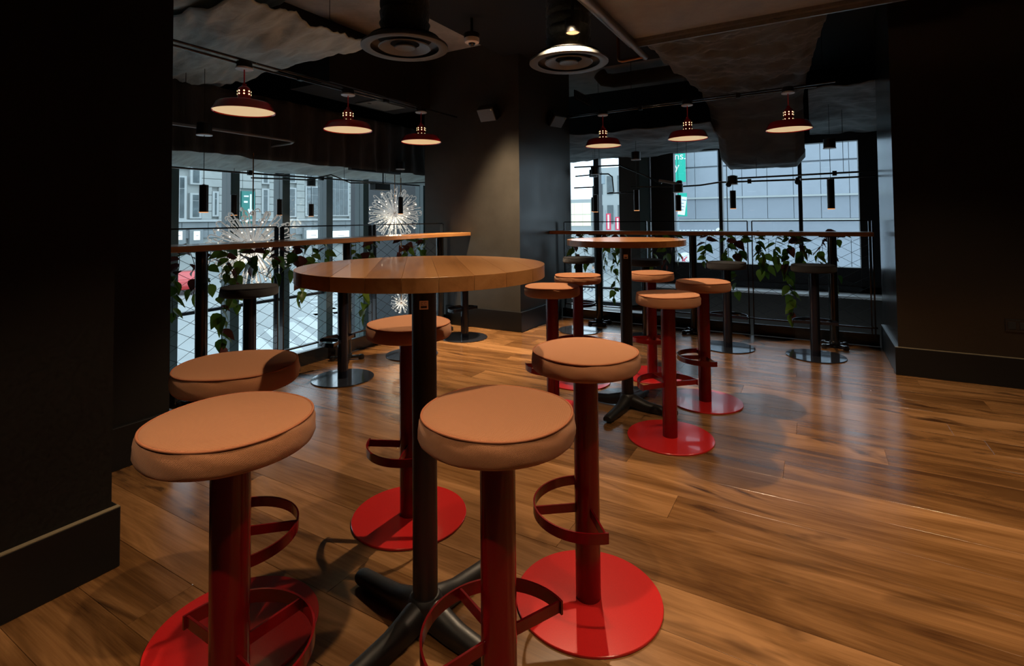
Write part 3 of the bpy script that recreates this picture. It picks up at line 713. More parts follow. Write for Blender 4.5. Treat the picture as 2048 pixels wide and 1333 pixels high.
for i, (x, y, z, lb) in enumerate(lp):
    o = lamp0 if i == 0 else copy_tree(lamp0)
    o.location = (x, y, z); o.rotation_euler = (0, 0, 0.3 * i); o['label'] = lb; o['group'] = 'red pendant lamps over the left counter' if i < 3 else 'red pendant lamps over the right counter'
    g = 1.06 if i > 2 else 1.0
    if i > 2: o.scale = (1.0, 1.0, 1.16)
def conduit(name, label, cat, paths, r, m, clips=(), hang=(), group=None):
    t = thing(name, label, cat, tuple(paths[0][0]), group=group); o0 = Vector(paths[0][0])
    for p in paths:
        k = MB(); k.tube([Vector(q) - o0 for q in p], r, 8); k.build('pipe', m, t, 60)
    for c in clips:
        k = MB(); c = Vector(c) - o0; k.cbox(c - Vector((0.02, 0.02, 0.025)), c + Vector((0.02, 0.02, 0.025)), 0.003); k.build('clip', M['black'], t)
    for c in hang:
        k = MB(); c = Vector(c) - o0; k.cyl(c, (c.x, c.y, 3.05 - o0.z), 0.0025, 6); k.build('hanger', M['black'], t)
    return t
conduit('lamp_conduit', 'pair of thin black conduits carrying the left pendant lamps', 'conduit', [[(-3.41, 1.44, 2.262), (-3.41, 2.4, 2.255), (-3.41, 4.10, 2.275)], [(-3.385, 1.44, 2.285), (-3.385, 2.4, 2.278), (-3.385, 4.63, 2.290)]], 0.009, M['black_gloss'],
        [(-3.40, 2.62, 2.268), (-3.40, 3.55, 2.275)], [(-3.40, 2.9, 2.28), (-3.385, 3.8, 2.28)])
conduit('lamp_conduit', 'pair of thin black conduits carrying the right pendant lamps', 'conduit', [[(-2.61, 5.54, 2.335), (-1.6, 5.54, 2.345), (0.05, 5.54, 2.36)], [(-2.61, 5.565, 2.357), (0.2, 5.565, 2.390)]], 0.009, M['black_gloss'],
        [(-1.6, 5.55, 2.352), (-0.62, 5.55, 2.362)], [(-1.7, 5.55, 2.36), (0.1, 5.565, 2.38)])

# ------------------------------------------------------------------ round ceiling diffusers with ducts
def diffuser(x, y, z, r, label, top):
    t = thing('air_diffuser', label, 'vent', (x, y, z), group='round ceiling air diffusers'); s = r / 0.30
    k = MB(); k.lathe([(0.235 * s, 0.010), (0.285 * s, 0.0), (0.300 * s, 0.008), (0.298 * s, 0.025), (0.25 * s, 0.06), (0.17 * s, 0.085), (0.165 * s, 0.080), (0.23 * s, 0.05)], 64, cap0=False, cap1=False); k.build('outer_ring', M['diffuser'], t, 60)
    k = MB(); k.lathe([(0.10 * s, 0.035), (0.175 * s, 0.006), (0.182 * s, 0.012), (0.12 * s, 0.05)], 64, cap0=False, cap1=False); k.build('middle_ring', M['diffuser'], t, 60)
    k = MB(); k.lathe([(0.045 * s, 0.012), (0.068 * s, 0.006), (0.072 * s, 0.012), (0.05 * s, 0.04)], 48, cap0=True, cap1=True); k.build('centre_cone', M['diffuser'], t, 60)
    k = MB(); k.lathe([(0.24 * s, 0.07), (0.24 * s, 0.075)], 48); k.build('back_plate', M['black_matt'], t, 60)
    k = MB(); pr = []
    for i in range(24):
        zz = 0.075 + (top - z - 0.075) * i / 23; pr.append(((0.165 + 0.006 * (i % 2) + 0.006 * sin(i * 1.7)) * s, zz))
    k.lathe(pr, 48); k.build('duct', M['duct'], t, 60)
diffuser(-2.445, 2.739, 2.355, 0.30, 'round grey air diffuser under a black duct, left of the dome camera', 2.88)
diffuser(-1.590, 3.618, 2.338, 0.30, 'round grey air diffuser under a wrapped duct, right of the pillar corner', 2.88)

# dome camera on the ceiling stem
t = thing('dome_camera', 'white dome security camera under the ceiling by the pillar', 'camera', (-2.49, 3.63, 2.66))
k = MB(); k.lathe([(0.062, 0.045), (0.066, 0.055), (0.066, 0.085), (0.05, 0.095)], 32); k.build('mount', M['black'], t, 40)
k = MB(); k.lathe([(0.050, 0.004), (0.060, 0.010), (0.064, 0.022), (0.064, 0.046)], 40); k.build('housing', M['cam_white'], t, 40)
k = MB(); k.lathe([(0.004, -0.022), (0.016, -0.019), (0.026, -0.008), (0.032, 0.006)], 32); k.build('lens_dome', M['black_gloss'], t, 180)
k = MB(); k.lathe([(0.009, -0.026), (0.012, -0.023), (0.012, -0.018)], 20); k.build('lens', M['channel'], t, 60)
k = MB(); k.cyl((0, 0, 0.09), (0, 0, 0.39), 0.012, 10); k.build('stem', M['black'], t, 60)
# downlight fixture
t = thing('downlight', 'small black can downlight glowing orange just above the right diffuser', 'light', (-1.46, 3.40, 2.485))
k = MB(); k.cyl((0, 0, 0.09), (0, 0, 0.395), 0.012, 10); k.build('stem', M['black'], t, 60)
k = MB(); k.lathe([(0.047, 0.0), (0.055, 0.0), (0.055, 0.10), (0.047, 0.10)], 32, cap0=False); k.build('can', M['black'], t, 40)
k = MB(); k.lathe([(0.046, 0.006), (0.046, 0.010)], 32); k.build('lens', M['spot_glow'], t, 40)

# ------------------------------------------------------------------ wall speakers, vent, socket
def speaker(x, y, z, rz, tilt, label):
    t = thing('wall_speaker', label, 'speaker', (x, y, z), rz, group='small wall speakers on the pillar')
    k = MB(); T = Matrix.Rotation(tilt, 4, 'Y') @ Matrix.Translation((0.0, 0, 0))
    k.cbox((0.03, -0.10, -0.075), (0.14, 0.10, 0.075), 0.008, T); k.build('cabinet', M['black'], t)
    k = MB(); k.cbox((0.138, -0.094, -0.069), (0.146, 0.094, 0.069), 0.003, T); k.build('grille', M['diffuser'], t)
    k = MB(); k.cbox((0.139, 0.070, 0.045), (0.149, 0.088, 0.063), 0.002, T); k.build('badge', M['brass'], t)
    k = MB(); k.cbox((0.0, -0.02, -0.03), (0.05, 0.02, 0.03), 0.003); k.build('bracket', M['black'], t)
speaker(-2.94, 4.66, 2.33, R(-90), R(35), 'small black speaker tilted down on the lit face of the pillar')
speaker(-2.615, 5.43, 2.36, R(-18), R(40), 'small grey speaker tilted down on the shaded side of the pillar')
t = thing('vent_grille', 'slatted grey vent grille high beside the pillar', 'vent', (-2.54, 6.2, 2.70))
k = MB(); k.box((-0.005, -0.26, -0.06), (0.005, 0.26, 0.06)); k.build('backing', M['black_matt'], t)
for i in range(6):
    k = MB(); k.box((0.004, -0.25, -0.052 + i * 0.02), (0.018, 0.25, -0.044 + i * 0.02)); k.build('slat', M['channel'], t)
t = thing('wall_socket', 'black socket plate low on the right wall', 'socket', (1.16, 4.72, 0.415))
k = MB(); k.cbox((-0.062, -0.012, -0.04), (0.062, 0.0, 0.04), 0.003); k.build('plate', M['black_gloss'], t)
for s in (-1, 1):
    k = MB(); k.cbox((s * 0.03 - 0.02, -0.015, -0.025), (s * 0.03 + 0.02, -0.011, 0.025), 0.002); k.build('outlet', M['black_matt'], t)

# ------------------------------------------------------------------ soffit pipes and ducts
conduit('ceiling_pipe', 'long grey pipe running along the edge of the brown soffit', 'pipe', [[(-1.30, 2.5, 2.645), (-1.30, 4.70, 2.630)]], 0.026, M['pipe'])
conduit('copper_pipe', 'bent copper pipe below the corner of the brown soffit', 'pipe', [[(-1.53, 4.62, 2.90), (-1.53, 4.62, 2.64), (-1.52, 4.62, 2.615), (-1.49, 4.62, 2.605), (-1.30, 4.62, 2.615)]], 0.016, M['copper'])
k = MB(); k.tube([(-2.30, 6.2, 2.98), (-2.24, 6.2, 2.90), (-2.12, 6.2, 2.87), (-1.0, 6.2, 2.87)], 0.085, 20); o = k.build('round_duct', M['duct'], None, 60); tag(o, 'fat black round duct behind the copper pipe', 'duct')

# ------------------------------------------------------------------ hanging cloths
def sail(u, v, x0, x1, y0, y1, z, sag, seed, fold):
    x = x0 + (x1 - x0) * u; y = y0 + (y1 - y0) * v
    s = -sag * sin(pi * v) - 0.06 * sin(pi * u)
    ridg = 1 - abs(fbm(x * 0.9 + seed, y * 2.6 + 0.5 * x, seed, 3)) * 1.6
    rid2 = 1 - abs(fbm(x * 1.5 + seed, y * 7.0 + 2.2 * x, seed + 3, 3)) * 2.0
    w = fold * ridg + fold * 0.5 * rid2 + fold * 0.25 * fbm(x * 2.0, y * 9.0 + seed + 0.9 * x, 1.3, 4)
    return (x + 0.03 * fbm(y * 3, x, seed), y + 0.03 * fbm(x * 2, seed, y), z + s + w)
o = grid_cloth('ceiling_cloth', M['cloth'], lambda u, v: sail(u, v, -6.0, -2.78, 1.75, 2.82, 2.45, 0.06, 3.1, 0.05), 110, 60); tag(o, 'slack grey ceiling cloth whose ragged edge passes behind the first red lamp', 'cloth')
o = grid_cloth('ceiling_cloth', M['cloth'], lambda u, v: sail(u, v, -5.2, -2.50, 0.30, 2.15 + 0.15 * u, 2.66, 0.16, 8.4, 0.05), 110, 70); tag(o, 'slack grey ceiling cloth at the top left, nearest overhead', 'cloth')
prof = [(4.40, 2.655), (4.7, 2.61), (5.1, 2.55), (5.5, 2.49), (5.85, 2.43), (6.05, 2.36), (6.20, 2.22), (6.32, 2.02), (6.42, 1.85), (6.52, 1.76), (6.66, 1.72), (6.82, 1.74), (6.95, 1.84)]
def drape(u, v):
    f = v * (len(prof) - 1); i = min(len(prof) - 2, int(f)); fr = f - i
    y = prof[i][0] + (prof[i + 1][0] - prof[i][0]) * fr; z = prof[i][1] + (prof[i + 1][1] - prof[i][1]) * fr
    w = min(1, max(0, (y - 4.4) / 1.7)); xl = -1.31 + 0.33 * w + (0.05 if y > 6.3 else 0); xr = 0.15 - 0.22 * w
    x = xl + (xr - xl) * u
    e = abs(u - 0.5) * 2; z += 0.16 * max(0, e - 0.8) * 5 * (0.35 if y < 6.2 else 0.8) * 0.8
    amp = 0.046 if y < 5.9 else 0.010
    yy = y + 0.35 * abs(x + 0.55)
    ridg = 1 - abs(fbm(x * 1.1 + 4, yy * 3.4 - x * 0.9, 2.0, 3)) * 2.2
    rid2 = 1 - abs(fbm(x * 2.0 + 9, yy * 8.0 + x * 1.5, 5.0, 3)) * 2.0
    z += amp * ridg + amp * 0.7 * rid2 + amp * 0.4 * fbm(x * 6, y * 3 + 2 * x, 7.7, 4)
    return (x, y + 0.012 * fbm(x * 4, z * 4, 1.0), z)
o = grid_cloth('hanging_cloth', M['cloth_dark'], drape, 70, 130, 0.008); tag(o, 'long dark cloth sling drooping from the brown soffit towards the right window', 'cloth')
# pleated bulkhead over the left window and the loose cloth behind it
def pleat(u, v):
    y = 1.45 + 5.9 * u; z = 1.775 + 0.625 * v
    return (-4.70 + 0.025 * sin(y * 26 + 2 * fbm(y * 2, 0, 0)) * (1 - 0.4 * v) + 0.03 * fbm(y * 3, z * 2, 5), y, z + 0.02 * fbm(y * 2, 3, 1) * (1 - v))
o = grid_cloth('bulkhead_curtain', M['pleat'], pleat, 240, 12); tag(o, 'pleated black cloth bulkhead above the left window', 'curtain')
def wl(u, v):
    y = 1.45 + 5.9 * u; x = -4.77 - 1.23 * v; z = 1.83 - 0.03 * v - 0.06 * sin(pi * v)
    return (x, y, z + 0.055 * fbm(x * 1.2, y * 1.1, 4.0, 4) + 0.02 * fbm(x * 4 + y * 2, y * 3, 2.0))
o = grid_cloth('ceiling_cloth', M['cloth'], wl, 110, 26); tag(o, 'loose grey cloth stretched along the head of the left window', 'cloth')
def wr(u, v):
    x = -3.3 + 2.35 * u; y = 5.95 + 1.45 * v; z = 2.20 - 0.16 * v - 0.05 * sin(pi * v)
    return (x, y, z + 0.05 * fbm(x * 1.3, y * 1.4, 9.0, 4) + 0.018 * fbm(x * 3, y * 5, 2.0))
o = grid_cloth('ceiling_cloth', M['cloth_dark'], wr, 80, 50); tag(o, 'loose dark cloth over the right window behind the pillar lamp', 'cloth')
def wr2(u, v):
    x = -0.02 + 0.76 * u; y = 5.75 + 1.62 * v; z = 2.40 - 0.24 * v - 0.04 * sin(pi * v)
    return (x, y, z + 0.05 * fbm(x * 2.3, y * 1.7, 3.0, 4))
o = grid_cloth('ceiling_cloth', M['cloth_dark'], wr2, 50, 50); tag(o, 'loose dark cloth above the right window, right of the hanging sling', 'cloth')
k = MB(); k.box((-5.4, 2.0, 2.02), (-5.1, 6.9, 2.92)); k.build
o = sbox('ceiling_duct_box', (-4.30, 3.2, 2.42), (-3.75, 4.62, 2.92), M['black_matt'], label='black boxed duct above the left pendant lamps')
t = thing('duct_panel', 'small grey access panel on the black duct above the left lamps', 'panel', (-4.05, 4.15, 2.415))
k = MB(); k.cbox((-0.16, -0.22, -0.012), (0.16, 0.22, 0.004), 0.003); k.build('panel_face', M['channel'], t)
k = MB(); k.box((-0.01, -0.19, -0.016), (0.01, -0.15, -0.011)); k.build('latch', M['black'], t)

# ------------------------------------------------------------------ small tube pendants and conduits of the atrium
def make_tube():
    t = thing('tube_pendant', 'tube', 'lamp')
    k = MB(); k.lathe([(0.030, 0.0), (0.0335, 0.0), (0.0335, 0.215), (0.012, 0.218), (0.004, 0.222)], 28, cap0=False); k.build('tube', M['tube'], t, 40)
    k = MB(); k.lathe([(0.0285, -0.006), (0.0325, -0.006), (0.0325, 0.003), (0.0285, 0.003)], 24); k.build('rim_glow', M['tube_glow'], t, 40)
    k = MB(); k.cyl((0, 0, 0.22), (0, 0, 1.0), 0.0025, 6); k.build('cord', M['black'], t)
    k = MB(); k.lathe([(0.055, 1.0), (0.055, 1.09), (0.02, 1.10)], 24); cn = k.build('canopy', M['black'], t, 40)
    k = MB(); k.cyl((0, 0, 0), (0, 0, 1.0), 0.002, 6); k.build('hanger', M['black'], t)
    k = MB(); k.lathe([(0.058, 0.992), (0.058, 1.001)], 24); k.build('canopy_rim', M['white'], cn, 40)
    return t
tube0 = make_tube()
tp = [(-4.20, 2.34, 1.24, 0.62, 1.0, 'brown tube pendant hanging by the left wall edge, closest of its kind'), (-5.35, 3.30, 1.23, 0.58, 1.0, 'brown tube pendant in front of a window mullion above the large chandelier'),
      (-5.72, 4.11, 1.235, 0.50, 0.9, 'small tube pendant beside the second window mullion'), (-5.72, 4.58, 1.22, 0.40, 0.75, 'window reflection of a tube pendant, modelled as a small one before the stone window outside'), (-4.62, 5.08, 1.24, 0.58, 1.0, 'brown tube pendant in front of the small chandelier'),  # the one before the stone window is a glass reflection built solid
      (-2.40, 6.25, 1.24, 0.48, 1.0, 'tube pendant by the pillar edge in the right window'), (-2.60, 6.70, 1.25, 0.48, 0.9, 'thin tube pendant tight against the pillar in the right window'), (-1.86, 6.22, 1.25, 0.62, 1.15, 'tube pendant in front of the brown column'), (-1.36, 6.2, 1.235, 0.22, 0.85, 'tube pendant beside the teal banner'),
      (-0.795, 6.40, 1.255, 0.28, 0.95, 'tube pendant under the hanging cloth sling'), (0.155, 6.2, 1.235, 0.62, 1.4, 'largest tube pendant of the right window, by the right wall')]
for i, (x, y, z, h, s, lb) in enumerate(tp):
    o = tube0 if i == 0 else copy_tree(tube0)
    o.location = (x, y, z); o['label'] = lb; o['group'] = 'tube pendants before the left window' if i < 5 else 'tube pendants before the right window'
    for ch in o.children:
        b = ch.name.split('.')[0]
        if b in ('tube', 'rim_glow'): ch.scale = (1, 1, s)
        if b == 'cord': ch.scale = (1, 1, (h - 0.218 * s) / 0.78); ch.location = (0, 0, 0.218 * s - 0.22 * (h - 0.218 * s) / 0.78)
        if b == 'canopy': ch.location = (0, 0, h - 1.0)
        if b == 'hanger': ch.location = (0, 0, h + 0.1); ch.scale = (1, 1, ((2.92 if i < 5 else 2.10 if i < 9 else 1.70 if i == 9 else 2.30) - z - h - 0.1) / 1.0)
BG = M['black_gloss']
conduit('ceiling_conduit', 'grey conduit loop hung below the dark ceiling left of the red lamps', 'conduit', [[(-4.4, 1.5, 1.94), (-4.4, 2.55, 1.95), (-4.4, 3.26, 1.945), (-4.41, 3.32, 1.94), (-4.46, 3.33, 1.93), (-5.0, 3.25, 1.90), (-5.2, 3.22, 1.88)]], 0.013, M['pipe'], (), [(-4.4, 2.3, 1.94), (-4.4, 3.1, 1.95), (-4.9, 3.26, 1.9)])
conduit('ceiling_conduit', 'thin black conduit crossing the head of the left window', 'conduit', [[(-5.0, 1.5, 1.66), (-5.0, 3.2, 1.655), (-5.0, 4.3, 1.66), (-5.0, 5.9, 1.66)]], 0.010, BG, [(-5.0, 3.25, 1.66), (-5.0, 4.15, 1.66)], [(-5.0, 2.3, 1.66), (-5.0, 5.2, 1.66)])
conduit('ceiling_conduit', 'second thin black conduit sagging across the left window', 'conduit', [[(-4.9, 3.2, 1.60), (-4.9, 3.9, 1.62), (-4.9, 4.2, 1.70), (-4.9, 4.5, 1.62), (-4.9, 5.4, 1.66), (-4.9, 6.1, 1.72)]], 0.008, BG, [], [(-4.9, 4.4, 1.62)])
t = thing('track_light', 'black box track light in front of the small chandelier', 'light', (-4.75, 4.85, 1.58))
k = MB(); k.cbox((-0.05, -0.13, -0.04), (0.05, 0.13, 0.04), 0.004); k.build('box', M['black'], t)
k = MB(); k.cyl((0, 0.05, 0.04), (0, 0.05, 0.2), 0.008, 8); k.build('stem', M['black'], t)
k = MB(); k.cbox((-0.03, -0.5, 0.18), (0.03, 0.35, 0.21), 0.003); k.build('track', M['black'], t)
conduit('ceiling_conduit', 'straight black conduit crossing the whole right window', 'conduit', [[(-2.75, 6.40, 1.84), (-2.12, 6.40, 1.83), (-1.80, 6.40, 1.68), (-1.60, 6.40, 1.575)], [(-1.98, 6.40, 1.545), (-1.36, 6.40, 1.530), (-1.15, 6.40, 1.535), (-0.95, 6.40, 1.56), (-0.1, 6.40, 1.555), (0.55, 6.40, 1.56)], [(-0.80, 6.45, 1.60), (0.55, 6.45, 1.615)]], 0.010, BG,
        [(0.20, 6.45, 1.61), (-0.62, 6.42, 1.56)], [(-2.4, 6.4, 1.84), (0.28, 6.45, 1.61), (-1.30, 6.4, 1.53), (-0.55, 6.45, 1.60)])
conduit('ceiling_conduit', 'bent black conduit in the narrow window beside the pillar', 'conduit', [[(-2.80, 6.55, 1.73), (-2.45, 6.55, 1.745), (-2.33, 6.55, 1.74), (-2.28, 6.55, 1.70), (-2.26, 6.55, 1.50), (-2.35, 6.55, 1.485), (-1.95, 6.55, 1.485)], [(-2.80, 6.5, 1.57), (-2.50, 6.5, 1.57)]], 0.009, BG)
t = thing('spot_head', 'small pale spot head on a short rail before the teal banner', 'light', (-1.50, 6.36, 1.56))
k = MB(); k.tube([(-0.12, 0, 0.05), (0.10, 0, 0.0)], 0.018, 10); k.build('arm', M['pipe'], t, 60)
k = MB(); k.lathe([(0.03, -0.05), (0.035, -0.04), (0.035, 0.04), (0.02, 0.05)], 20, Matrix.Translation((0.12, 0, -0.01))); k.build('head', M['black'], t, 40)
for i, (x, lb) in enumerate(((-0.83, 'small spot head shining white under the hanging cloth sling'), (-0.14, 'small spot head shining white on the right window mullion'))):
    t = thing('spot_head', lb, 'light', (x, 6.40, 1.555))
    k = MB(); T = Matrix.Rotation(R(115), 4, 'X'); k.lathe([(0.030, 0.0), (0.030, 0.07), (0.015, 0.08)], 20, T, cap0=False); k.build('head', M['black'], t, 40)
    k = MB(); k.lathe([(0.028, 0.006), (0.028, 0.010)], 20, T); k.build('lens', M['light_sign'], t, 40)

# ------------------------------------------------------------------ dandelion chandeliers
def chandelier(c, Rr, nrod, label, hang):
    t = thing('chandelier', label, 'chandelier', c, group='dandelion glass chandeliers')
    k = MB(); bm = bmesh.new(); bmesh.ops.create_icosphere(bm, subdivisions=2, radius=0.10 * Rr); k.add([v.co.copy() for v in bm.verts], [[v.index for v in f.verts] for f in bm.faces]); bm.free()
    k.build('hub', M['brass'], t, 180)
    rs = 0.010 * Rr / 0.4
    k = MB()
    a = Rr
    k.tube([(0, 0, 0.10 * a), (0, 0, 0.5 * a), (0, 0, 0.93 * a), (0.02 * a, 0, 0.97 * a), (0.08 * a, 0, 0.995 * a), (0.12 * a, 0, 0.97 * a), (0.13 * a, 0, 0.90 * a)], rs * 0.62, 6)
    rod = k.mesh('glass_rod', M['rod'], 180)
    k = MB(); bm = bmesh.new(); bmesh.ops.create_icosphere(bm, subdivisions=1, radius=0.0085 * sqrt(Rr / 0.4)); k.add([v.co.copy() for v in bm.verts], [[v.index for v in f.verts] for f in bm.faces]); bm.free()
    bulb = k.mesh('bulb', M['bulb'], 180)
    rg = random.Random(int(Rr * 1000))
    for i in range(nrod):
        z = 1 - 2 * (i + 0.5) / nrod; ph = i * 2.39996; r = sqrt(1 - z * z)
        d = Vector((r * cos(ph), r * sin(ph), z)); q = d.to_track_quat('Z', 'Y') @ Matrix.Rotation(rg.uniform(0, 6.28), 3, 'Z').to_quaternion()
        o = link('glass_rod', rod, t); o.rotation_mode = 'QUATERNION'; o.rotation_quaternion = q; s = rg.uniform(0.86, 1.02); o.scale = (s, s, s)
        if i % 3 == 0:
            b = link('bulb', bulb, t); b.location = d * Rr * rg.choice((0.45, 0.55, 0.65, 0.9))
    k = MB(); k.cyl((0, 0, 0.1 * Rr), (0, 0, hang), 0.006, 8); k.build('stem', M['brass'], t)
    l = bpy.data.lights.new('chandelier_glow', 'POINT'); l.energy = 5 * Rr / 0.4; l.color = (1, 0.8, 0.55); l.shadow_soft_size = 0.1
    lo = bpy.data.objects.new('chandelier_glow', l); COL.objects.link(lo); lo.location = Vector(c) + Vector((0, 0, -Rr * 0.3))
chandelier((-4.70, 3.09, 0.905), 0.40, 130, 'large glowing glass rod chandelier cut by the left counter', 0.92)
chandelier((-4.95, 5.33, 1.25), 0.37, 130, 'glowing glass rod chandelier between last window mullion and pillar', 0.6)
chandelier((-5.20, 5.73, -0.04), 0.165, 60, 'window reflection of a chandelier, modelled as a small low one under the near tabletop', 1.85)  # solid stand-in, glow lamp included, for a chandelier mirrored in the window

# ------------------------------------------------------------------ outdoors
o = sbox('street', (-90, -40, -3.8), (60, 110, -3.6), M['street'], label='pale wet street outside'); street = o
for i in range(9):
    k = MB(); a = Vector((-17.5, 11.0, -3.597)) + Vector((-0.55, 1.25, 0)) * i
    k.box((-2.4, -0.28, 0), (2.4, 0.28, 0.006), Matrix.Translation(a) @ Matrix.Rotation(R(-25), 4, 'Z')); k.build('crossing_stripe', M['stripe'], street)
for i in range(6):
    k = MB(); a = Vector((-21.0, 19.0, -3.597)) + Vector((-1.2, 0.9, 0)) * i
    k.box((-1.6, -0.3, 0), (1.6, 0.3, 0.006), Matrix.Translation(a) @ Matrix.Rotation(R(55), 4, 'Z')); k.build('crossing_stripe', M['stripe'], street)
# stone building opposite the left window
def facade():
    t = thing('stone_building', 'pale stone office building with tall windows across the street', 'building', (-50, 42, -3.6))
    o0 = Vector((-50, 42, -3.6))
    def bx(name, a, b, m, par=t): k = MB(); k.box(Vector(a) - o0, Vector(b) - o0); return k.build(name, m, par)
    bx('wall', (-58, 10, -3.6), (-50.3, 75, 16), M['stone'])
    wins = [(25.15, 26.1, 1.5, 5.2, 2), (26.78, 27.45, 4.78, 6.4, 1), (26.78, 27.45, 1.58, 3.65, 1), (28.85, 29.1, 1.78, 3.9, 1), (34.0, 34.5, 2.05, 4.4, 1), (37.0, 37.85, 1.68, 4.65, 1), (39.4, 40.95, 1.79, 4.95, 2), (42.8, 45.45, 1.79, 6.1, 4), (48.6, 50.6, 1.8, 5.5, 3), (53.0, 55.0, 1.8, 5.5, 3), (57.0, 59, 1.8, 5.5, 3),
            (21.5, 23.5, 1.5, 5.2, 3), (34.0, 34.5, 5.2, 7.2, 1), (39.4, 40.95, 6.0, 8.5, 2), (37.0, 37.85, 5.5, 8.0, 1)]
    for y0, y1, z0, z1, n in wins:
        f = bx('window', (-50.30, y0 - 0.18, z0 - 0.16), (-49.94, y1 + 0.18, z1 + 0.16), M['ext_frame'])
        for i in range(n):
            w = (y1 - y0) / n
            for a, b in ((z0, z0 + (z1 - z0) * 0.72), (z0 + (z1 - z0) * 0.72 + 0.06, z1)):
                bx('pane', (-49.95, y0 + i * w + 0.05, a), (-49.90, y0 + (i + 1) * w - 0.05, b), M['ext_glass'], f)
    sg = bx('shop_sign', (-50.2, 31.6, 0.9), (-49.9, 33.0, 4.2), M['teal_sign'])
    def sb(a, b): bx('arrow', (-49.91, a[0], a[1]), (-49.86, b[0], b[1]), M['paper'], sg)
    sb((32.45, 1.9), (32.62, 3.9)); sb((31.8, 3.0), (32.2, 3.2)); sb((31.8, 3.6), (32.3, 3.75))
    k = MB(); P = [(32.2, 2.3), (32.535, 1.6), (32.87, 2.3), (32.72, 2.42), (32.535, 2.05), (32.35, 2.42)]
    k.add([Vector((-49.91, y, z)) - o0 for y, z in P] + [Vector((-49.86, y, z)) - o0 for y, z in P], [tuple(range(6)), tuple(range(11, 5, -1))] + [(i, i + 6, (i + 1) % 6 + 6, (i + 1) % 6) for i in range(6)]); k.build('arrow', M['paper'], sg)
    bx('cornice', (-50.3, 12, 1.12), (-49.7, 72, 1.34), M['ext_frame'])
    for y0, y1, z0, z1 in ((25.3, 25.8, -.5, .28), (26.85, 27.37, -.57, .25), (39.25, 41.0, -1.12, .03), (42.85, 45.4, -1.3, -.15), (51, 53, -1.4, -.3)):
        f = bx('sign_surround', (-50.1, y0 - 0.35, z0 - 0.4), (-49.78, y1 + 0.35, z1 + 0.3), M['stone_low']); bx('lit_sign', (-49.8, y0, z0), (-49.68, y1, z1), M['light_sign'], f)
        bx('sign_line', (-49.69, y0 + (y1 - y0) * .3, (z0 + z1) / 2 - .03), (-49.66, y1 - (y1 - y0) * .3, (z0 + z1) / 2 + .03), M['grey_post'], f)
    # ashlar blocks between the openings
    mesh_cache = {}; rb = random.Random(5)
    def block(y0, y1, z0, z1, m):
        key = (round(y1 - y0, 1), round(z1 - z0, 2), m.name)
        if key not in mesh_cache:
            k = MB(); k.cbox((-0.18, -key[0] / 2 + 0.02, -(z1 - z0) / 2 + 0.02), (0.18, key[0] / 2 - 0.02, (z1 - z0) / 2 - 0.02), 0.02); mesh_cache[key] = k.mesh('stone_block', m)
        b = link('stone_block', mesh_cache[key], t); b.location = Vector((-50.16, (y0 + y1) / 2, (z0 + z1) / 2)) - o0
    z = 1.34; nb = 0; row = 0
    while z < 7.6:
        z1 = z + 0.78; y = 23.5 + (row % 2) * 0.9; row += 1
        cuts = sorted([(a - 0.2, b + 0.2) for a, b, c, d, n in wins if d + .16 > z and c - .16 < z1] + ([(31.5, 33.1)] if z < 4.3 else []))
        segs = []; cur = y
        for a, b in cuts:
            if a > cur: segs.append((cur, a))
            cur = max(cur, b)
        segs.append((cur, 58))
        for a, b in segs:
            n = max(1, round((b - a) / 2.2)); w = (b - a) / n
            if w < 0.3: continue
            for i in range(n): block(a + i * w, a + (i + 1) * w, z, z1, M['stone'])
        z = z1
    z = -0.3
    for zz in (0.34, -0.42):
        y = 23.5
        while y < 58:
            block(y, y + 2.4, zz, zz + 0.76, M['stone_low']); y += 2.4
facade()
# panelled building opposite the right window
def panel_building():
    t = thing('panel_building', 'blue grey panelled building filling the right window', 'building', (-4, 45, -3.6)); o0 = Vector((-4, 45, -3.6))
    def bx(name, a, b, m, par=t): k = MB(); k.box(Vector(a) - o0, Vector(b) - o0); return k.build(name, m, par)
    bx('wall', (-10.3, 45.25, -3.6), (10, 55, 14), M['panel'])
    cache = {}
    for z0, z1, m in ((-3.0, -0.6, 'panel'), (0.95, 2.65, 'panel_dark'), (2.75, 5.2, 'panel'), (5.3, 7.7, 'panel'), (7.8, 9.8, 'panel')):
        x = -10.3; i = 0
        while x < 5.0:
            key = (z0, m)
            if key not in cache:
                k = MB(); k.cbox((-0.885, -0.1, (z0 - z1) / 2 + 0.015), (0.885, 0.1, (z1 - z0) / 2 - 0.015), 0.01); cache[key] = k.mesh('facade_panel', M[m])
            o = link('facade_panel', cache[key], t); o.location = Vector((x + 0.9, 45.12, (z0 + z1) / 2)) - o0; x += 1.8
    bx('ledge', (-10.3, 44.85, 2.62), (5, 45.3, 2.76), M['ext_frame']); bx('ledge', (-10.3, 44.9, 0.82), (5, 45.3, 0.94), M['ext_frame'])
    bx('lower_band', (-10.3, 45.0, -0.62), (5, 45.3, 0.84), M['panel_dark'])
    xs = -9.9
    for w in (.35, .3, .4, .25, .35, .4, .3, .35, .25):
        bx('shop_letter', (xs, 44.9, -0.45), (xs + w * .7, 45.02, 0.05), M['paper']); xs += w
    k = MB(); k.lathe([(0.24, -0.05), (0.24, 0.05)], 24, Matrix.Translation(Vector((-6.7, 44.95, 0.0)) - o0) @ Matrix.Rotation(pi / 2, 4, 'X')); k.build('round_sign', M['paper'], t)
    return t
panel_building()
